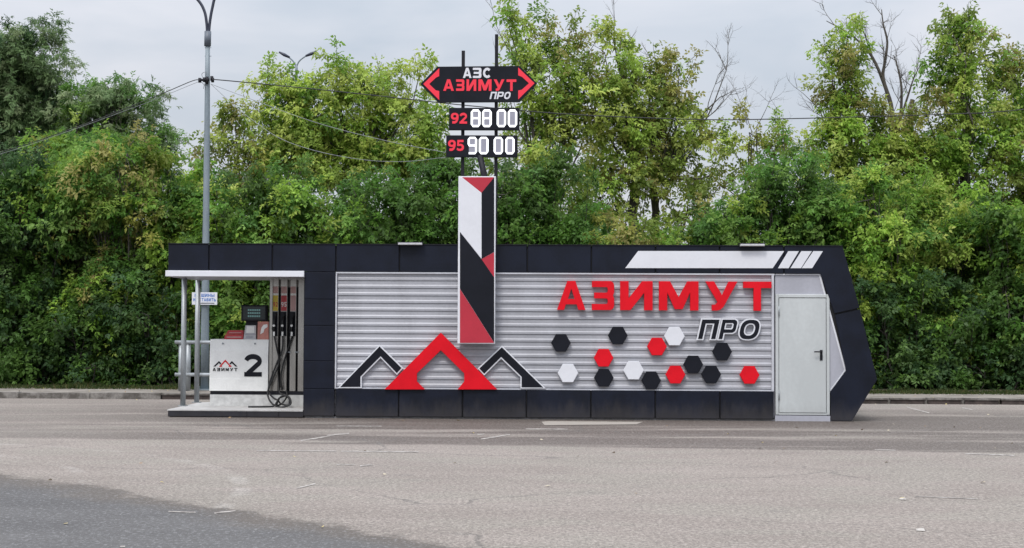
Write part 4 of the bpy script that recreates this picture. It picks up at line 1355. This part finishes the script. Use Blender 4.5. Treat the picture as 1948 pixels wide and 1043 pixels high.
tree('yellow-green maple with a pointed crown left of the dead bare tree', 1610, 41.5, .17, 380,
     [(1612, 62, 12, 14, .4), (1612, 100, 18, 22, .6), (1582, 105, 14, 22, .5), (1588, 150, 24, 32, .8), (1620, 165, 22, 36, .8), (1585, 205, 34, 34), (1625, 225, 40, 40), (1580, 265, 44, 40), (1650, 285, 50, 44), (1570, 330, 56, 46), (1640, 360, 60, 50), (1700, 330, 50, 50), (1560, 400, 60, 50), (1620, 430, 60, 46), (1690, 305, 56, 44), (1680, 260, 34, 28, .7), (1720, 340, 60, 44), (1600, 240, 50, 40), (1610, 310, 60, 44)],
     'elder', ['yellow', 'bright', 'yellow', 'olive'], leaf=.142, dens=0.72, clump=1.2, seed=19,
     bares=((1560, 210, 41.5, 1515, 170, 1.0, .014, 2), (1570, 225, 41.5, 1520, 205, .9, .012, 2)))
tree('tall yellow-green maple with the highest crown right of the dead bare tree', 1830, 41.5, .2, 380,
     [(1808, 40, 20, 14, .6), (1838, 55, 18, 16, .6), (1815, 80, 26, 20, .8), (1852, 85, 22, 22, .8), (1830, 125, 34, 30), (1795, 115, 14, 14, .5), (1850, 160, 40, 34), (1810, 185, 40, 36), (1860, 215, 52, 40), (1790, 235, 46, 40), (1840, 280, 60, 46), (1770, 300, 50, 46), (1800, 360, 70, 50), (1870, 350, 60, 50), (1740, 380, 60, 50), (1755, 270, 40, 40), (1745, 320, 50, 44), (1765, 225, 30, 30, .7), (1890, 280, 56, 46), (1880, 400, 60, 50)],
     'elder', ['bright', 'yellow', 'yellow', 'olive'], leaf=.142, dens=0.75, clump=1.2, seed=20)
tree('loose maple at the right edge, lower than its neighbour', 1945, 42, .17, 380,
     [(1890, 118, 16, 12, .5), (1940, 105, 18, 14, .6), (1925, 145, 28, 22, .6), (1965, 150, 34, 30), (1915, 195, 40, 34, .8), (1970, 220, 50, 50), (1920, 260, 50, 44), (1985, 310, 60, 60), (1930, 340, 60, 56), (1910, 410, 60, 50)],
     'elder', ['bright', 'olive', 'yellow'], leaf=.142, dens=0.75, clump=1.2, seed=21)

# dead tree with bare forking limbs and a pale split trunk
D = 42.6
b = at(1690, 620, D)
dead = thing('tree', 'dead leafless tree with forking bare limbs and pale bark behind the right end', 'tree', (b.x, D, .08), 'trees behind the kiosk', I4)
rg = np.random.default_rng(5)
mb = MBuild()
fkp = at(1700, 282, D)
limb(mb, (b.x, D, .05), fkp, .17, .11, rg, 6, .03, 9)
def limb_px(pts, r0, r1, D_=D):
    q_ = smooth_path([at(a, c_, D_) for a, c_ in pts], 4)
    n_ = len(q_)
    mb.tube(q_, [r0 + (r1 - r0) * i / (n_ - 1) for i in range(n_)], 6, 0, False)
    return q_
main = [([(1700, 282), (1697, 240), (1695, 200), (1680, 150), (1683, 120), (1688, 80), (1680, 45), (1677, 18)], .085, .012),
        ([(1695, 200), (1680, 155), (1660, 110), (1635, 80), (1605, 58), (1572, 40)], .06, .01),
        ([(1700, 282), (1712, 230), (1715, 170), (1708, 130), (1700, 105)], .06, .012),
        ([(1712, 230), (1728, 180), (1738, 150), (1750, 125)], .04, .01),
        ([(1700, 282), (1676, 255), (1655, 215)], .075, .03),
        ([(1660, 110), (1648, 75), (1638, 45)], .03, .008)]
for pts, r0, r1 in main:
    q_ = limb_px(pts, r0, r1)
    for i in range(4, len(q_) - 1, 2):
        d = (q_[i] - q_[i - 1]).normalized()
        bare(mb, q_[i], d + Vector(rg.normal(0, .6, 3)), rg.uniform(.4, 1.0), .012, 2, rg)
part('trunk', mb, M['bark'], dead)
mb = MBuild()
limb_px([(1732, 440), (1733, 350), (1732, 270), (1731, 215), (1736, 190)], .11, .075, 42.8)
part('stump', mb, M['pale_bark'], dead, 'pale broken-off stem')

# under-storey: individual bushes along the pavement and a darker row behind them
def bush(cx, top, w, D, pals, label, seed, kind='elder', leaf=.128, dens=1.1, bottom=742, front=0.0, tip=None):
    rg_ = np.random.default_rng(seed)
    mpp = D / F
    lobes = []
    y = top + w * .55
    first = True
    while y < bottom + 8:
        ww = w * (.8 if first else rg_.uniform(.9, 1.15))
        lobes.append((cx + rg_.normal(0, w * .18), y, D + rg_.normal(0, .25), ww, w * .62, 1.0))
        if not first:
            lobes.append((cx + rg_.choice([-1, 1]) * w * rg_.uniform(.5, .8), y + rg_.normal(0, w * .2), D - rg_.uniform(.1, .7), w * .6, w * .45, 1.0))
        y += w * .72
        first = False
    b_ = at(cx, 620, D)
    return plant('bush', 'bush', label, 'bushes along the pavement', (b_.x, D), .03, .5, lobes, kind, pals, leaf=leaf, dens=dens, seed=seed, stems=3)
FB = [  # centre px, top px, half-width px, palette, words
 (-70, 330, 80, ['blue', 'dark'], 'blue-green bush standing at the very left edge under the willow'),
 (45, 300, 74, ['blue', 'dark', 'green'], 'dark blue-green bush under the tall willow'),
 (135, 250, 70, ['bright', 'olive', 'green'], 'bush with a yellow-green top between the two willows'),
 (228, 255, 66, ['olive', 'green', 'bright'], 'olive bush in front of the rounded willow'),
 (312, 290, 62, ['bright', 'green', 'bright'], 'bright green bush left of the pump bay'),
 (385, 330, 56, ['yellow', 'bright', 'green'], 'yellowish bush right behind the street lamp'),
 (455, 340, 58, ['green', 'bright', 'dark'], 'green bush behind the pump bay'),
 (540, 320, 62, ['green', 'bright', 'dark'], 'mid-green bush below the broad yellow maple, left side'),
 (625, 350, 60, ['green', 'dark', 'bright'], 'green bush above the left third of the long fascia'),
 (705, 345, 60, ['green', 'dark', 'bright'], 'green bush under the broad yellow maple, nearer the pylon'),
 (785, 320, 62, ['green', 'dark', 'green'], 'dense green bush just left of the pylon panel'),
 (868, 320, 56, ['dark', 'green', 'dark'], 'dark bush directly behind the pylon panel'),
 (960, 295, 60, ['dark', 'green'], 'dark green bush just right of the pylon panel'),
 (1040, 310, 62, ['dark', 'green', 'dark'], 'dark bush below the tall open maple'),
 (1115, 410, 52, ['olive', 'green'], 'low olive bush in front of the spire-crowned maple'),
 (1195, 425, 48, ['olive', 'green'], 'low bush at the foot of the leaning dead limb tree'),
 (1275, 425, 50, ['olive', 'bright'], 'low yellowish bush where the sky shows through'),
 (1350, 405, 52, ['green', 'dark'], 'low dark bush in front of the sparse maple'),
 (1425, 370, 56, ['green', 'dark', 'bright'], 'mid-green bush below the thin sparse maple'),
 (1500, 285, 58, ['dark', 'dark', 'green'], 'dark rowan bush above the white fascia stripes'),
 (1580, 350, 58, ['green', 'bright', 'bright'], 'green bush behind the slanted end of the kiosk'),
 (1665, 345, 62, ['bright', 'green', 'bright'], 'bright-tipped bush touching the slanted end frame'),
 (1745, 340, 64, ['bright', 'green', 'yellow'], 'bush below the dead bare tree'),
 (1828, 380, 66, ['green', 'bright', 'dark'], 'green bush under the tallest right-hand maple'),
 (1910, 365, 66, ['green', 'bright', 'dark'], 'green bush near the right edge, under the lower loose maple'),
 (1995, 370, 76, ['green', 'bright'], 'bush at the very right edge'),
]
for i, (cx_, tp, w, pals, lb) in enumerate(FB):
    bush(cx_, tp, w, 36.6 + (i % 3) * .5, pals, lb, 100 + i, kind='elder' if i % 4 else 'broad')
LOW_SHADE = [  # shrubs added so dark leaf colour stands in for shade low in hedge
 (-30, 545, 70, 'added low dark shrub at the left edge, touching the grass'),
 (62, 525, 62, 'added low dark shrub with a rounded top, right of the one at the left edge'),
 (150, 560, 58, 'lowest added dark shrub on the left side, midway between the left edge and the canopy'),
 (238, 535, 60, 'added low dark shrub one bush left of the pump bay'),
 (318, 575, 52, 'added low dark shrub directly beside the pump bay railing'),
 (1660, 560, 56, 'added low dark shrub peeking out beside the slanted kiosk end'),
 (1735, 520, 62, 'added low dark shrub with a high dense top, second out from the kiosk end'),
 (1818, 545, 62, 'added low dark shrub halfway between the kiosk end and the right edge'),
 (1900, 530, 62, 'added low dark shrub next to the right edge'),
 (1985, 545, 66, 'added low dark shrub cut off by the right edge'),
]
for i, (cx_, tp, w, lb) in enumerate(LOW_SHADE):
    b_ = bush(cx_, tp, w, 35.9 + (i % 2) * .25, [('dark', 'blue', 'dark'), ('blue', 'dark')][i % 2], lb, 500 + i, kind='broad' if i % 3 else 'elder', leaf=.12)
    b_['group'] = 'added dark shrubs that shade the lower hedge'
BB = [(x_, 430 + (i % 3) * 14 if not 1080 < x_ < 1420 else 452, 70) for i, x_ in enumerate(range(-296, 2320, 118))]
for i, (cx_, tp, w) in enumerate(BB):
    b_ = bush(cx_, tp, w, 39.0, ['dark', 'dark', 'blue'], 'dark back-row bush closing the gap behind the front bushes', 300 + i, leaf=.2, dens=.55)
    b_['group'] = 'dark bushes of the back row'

# grass and weeds along the pavement edge, fallen leaves
def blades(name, n, y0_, y1_, h, seed, cols):
    rg_ = np.random.default_rng(seed)
    xx = rg_.uniform(-15, 15, n); yy = y0_ + (y1_ - y0_) * rg_.uniform(0, 1, n) ** 1.2
    hh = h * rg_.uniform(.4, 1.2, n)
    hh *= .6 + .7 * (np.sin(xx * 1.7) * .5 + np.sin(xx * 4.3 + 1) * .5) ** 2
    a = rg_.uniform(0, 6.28, n)
    w = .012 + .012 * rg_.random(n)
    ln = rg_.normal(0, .4, (n, 2)) * hh[:, None]
    b0 = np.stack([xx - w * np.cos(a), yy - w * np.sin(a), np.full(n, .10)], 1)
    b1 = np.stack([xx + w * np.cos(a), yy + w * np.sin(a), np.full(n, .10)], 1)
    t_ = np.stack([xx + ln[:, 0], yy + ln[:, 1], .10 + hh], 1)
    V = np.stack([b0, b1, t_], 1).reshape(-1, 3)
    me = bpy.data.meshes.new(name)
    me.vertices.add(len(V)); me.vertices.foreach_set('co', V.astype(np.float32).ravel())
    me.loops.add(n * 3); me.loops.foreach_set('vertex_index', np.arange(n * 3, dtype=np.int32))
    me.polygons.add(n)
    me.polygons.foreach_set('loop_start', np.arange(0, n * 3, 3, dtype=np.int32)); me.polygons.foreach_set('loop_total', np.full(n, 3, np.int32))
    c_ = np.array(cols)[rg_.integers(0, len(cols), n)] * rg_.uniform(.7, 1.3, (n, 1))
    T = np.repeat(np.concatenate([c_, np.ones((n, 1))], 1)[:, None, :], 3, 1)
    at_ = me.attributes.new('tint', 'FLOAT_COLOR', 'POINT'); at_.data.foreach_set('color', T.astype(np.float32).ravel())
    me.materials.append(M['leaf']); me.update()
    o = bpy.data.objects.new(name, me); col.objects.link(o); o.matrix_world = MB_
    return o
g_ = blades('grass', 32000, KY + 1.75, KY + 3.6, .11, 3, [(.06, .085, .022), (.045, .07, .018), (.11, .10, .04), (.03, .055, .015)])
tag(g_, 'short uneven grass between the pavement and the bushes', 'grass', None, 'stuff')

def fallen():
    rg_ = np.random.default_rng(9)
    pts = []
    for k in range(240):      # along the pavement and its kerb
        pts.append((rg_.uniform(-13, 13), KY + rg_.uniform(-.5, 2.6), .127 if True else 0))
    pts = [(a, b_, .003 if b_ < KY - .02 else .128) for a, b_, c_ in pts if not KY - .02 <= b_ <= KY + .17]
    out = [MB_ @ Vector(p_) for p_ in pts]
    for px, py in ((767, 801), (1385, 827), (1450, 843), (1446, 855), (1686, 881), (1640, 819), (1815, 814), (1800, 770), (1870, 920), (1925, 845), (613, 1005), (1716, 950), (125, 998), (560, 870), (694, 859), (1210, 940), (1100, 870), (1690, 820), (1760, 812), (1590, 830), (1310, 835), (1815, 765), (1030, 838), (900, 825), (437, 796), (388, 793), (95, 915), (1880, 790), (1700, 808)):
        out.append(ground(px, py) + Vector((0, 0, .006)))
    for k in range(28):
        out.append(Vector((rg_.uniform(-8, 10), rg_.uniform(9, 30), .006)))
    m_ = MBuild()
    for p_ in out:
        a = rg_.uniform(0, 6.28); L = rg_.uniform(.018, .034); W = L * .7
        d = Vector((math.cos(a), math.sin(a), 0)); s_ = Vector((-d.y, d.x, 0))
        z_ = Vector((0, 0, 1))
        m_.add([p_ - d * L, p_ + s_ * W + z_ * rg_.uniform(.0, .02), p_ + d * L + z_ * rg_.uniform(0, .02), p_ - s_ * W + z_ * rg_.uniform(0, .015)], [(0, 1, 2, 3)], int(rg_.integers(0, 3)))
    return m_
mats = [paint('dry_leaf_yellow', (.50, .40, .14), .7, .1), paint('dry_leaf_pale', (.38, .33, .24), .7, .1), paint('dry_leaf_brown', (.24, .15, .07), .7, .1)]
fo = bpy.data.objects.new('fallen_leaves', raw_mesh('fallen_leaves', fallen(), mats)); col.objects.link(fo)
tag(fo, 'scattered pale and yellow fallen leaves on the asphalt and pavement', 'leaves', None, 'stuff')

# scraps of paper on the asphalt
for (px, py, w, lb) in ((1749, 1010, 8, 'crumpled white paper scrap nearest the bottom right corner'), (1716, 951, 6, 'flat white paper scrap in the open asphalt right of centre')):
    c_ = ground(px, py)
    mpp = c_.y / F
    w_ = w * mpp
    m_ = MBuild()
    m_.add([c_ + Vector((-w_, -w_ * .9, .006)), c_ + Vector((w_ * .9, -w_ * 1.6, .006)), c_ + Vector((w_ * 1.2, w_ * .6, .02)), c_ + Vector((-w_ * .4, w_ * 1.3, .012)), c_ + Vector((0, 0, .015))],
           [(0, 1, 4), (1, 2, 4), (2, 3, 4), (3, 0, 4)])
    solo('paper_scrap', m_, M['roadpaint'], lb, 'litter', tuple(c_), 'paper scraps on the asphalt', I4)
print('LEAF FACES', LEAFN[0])
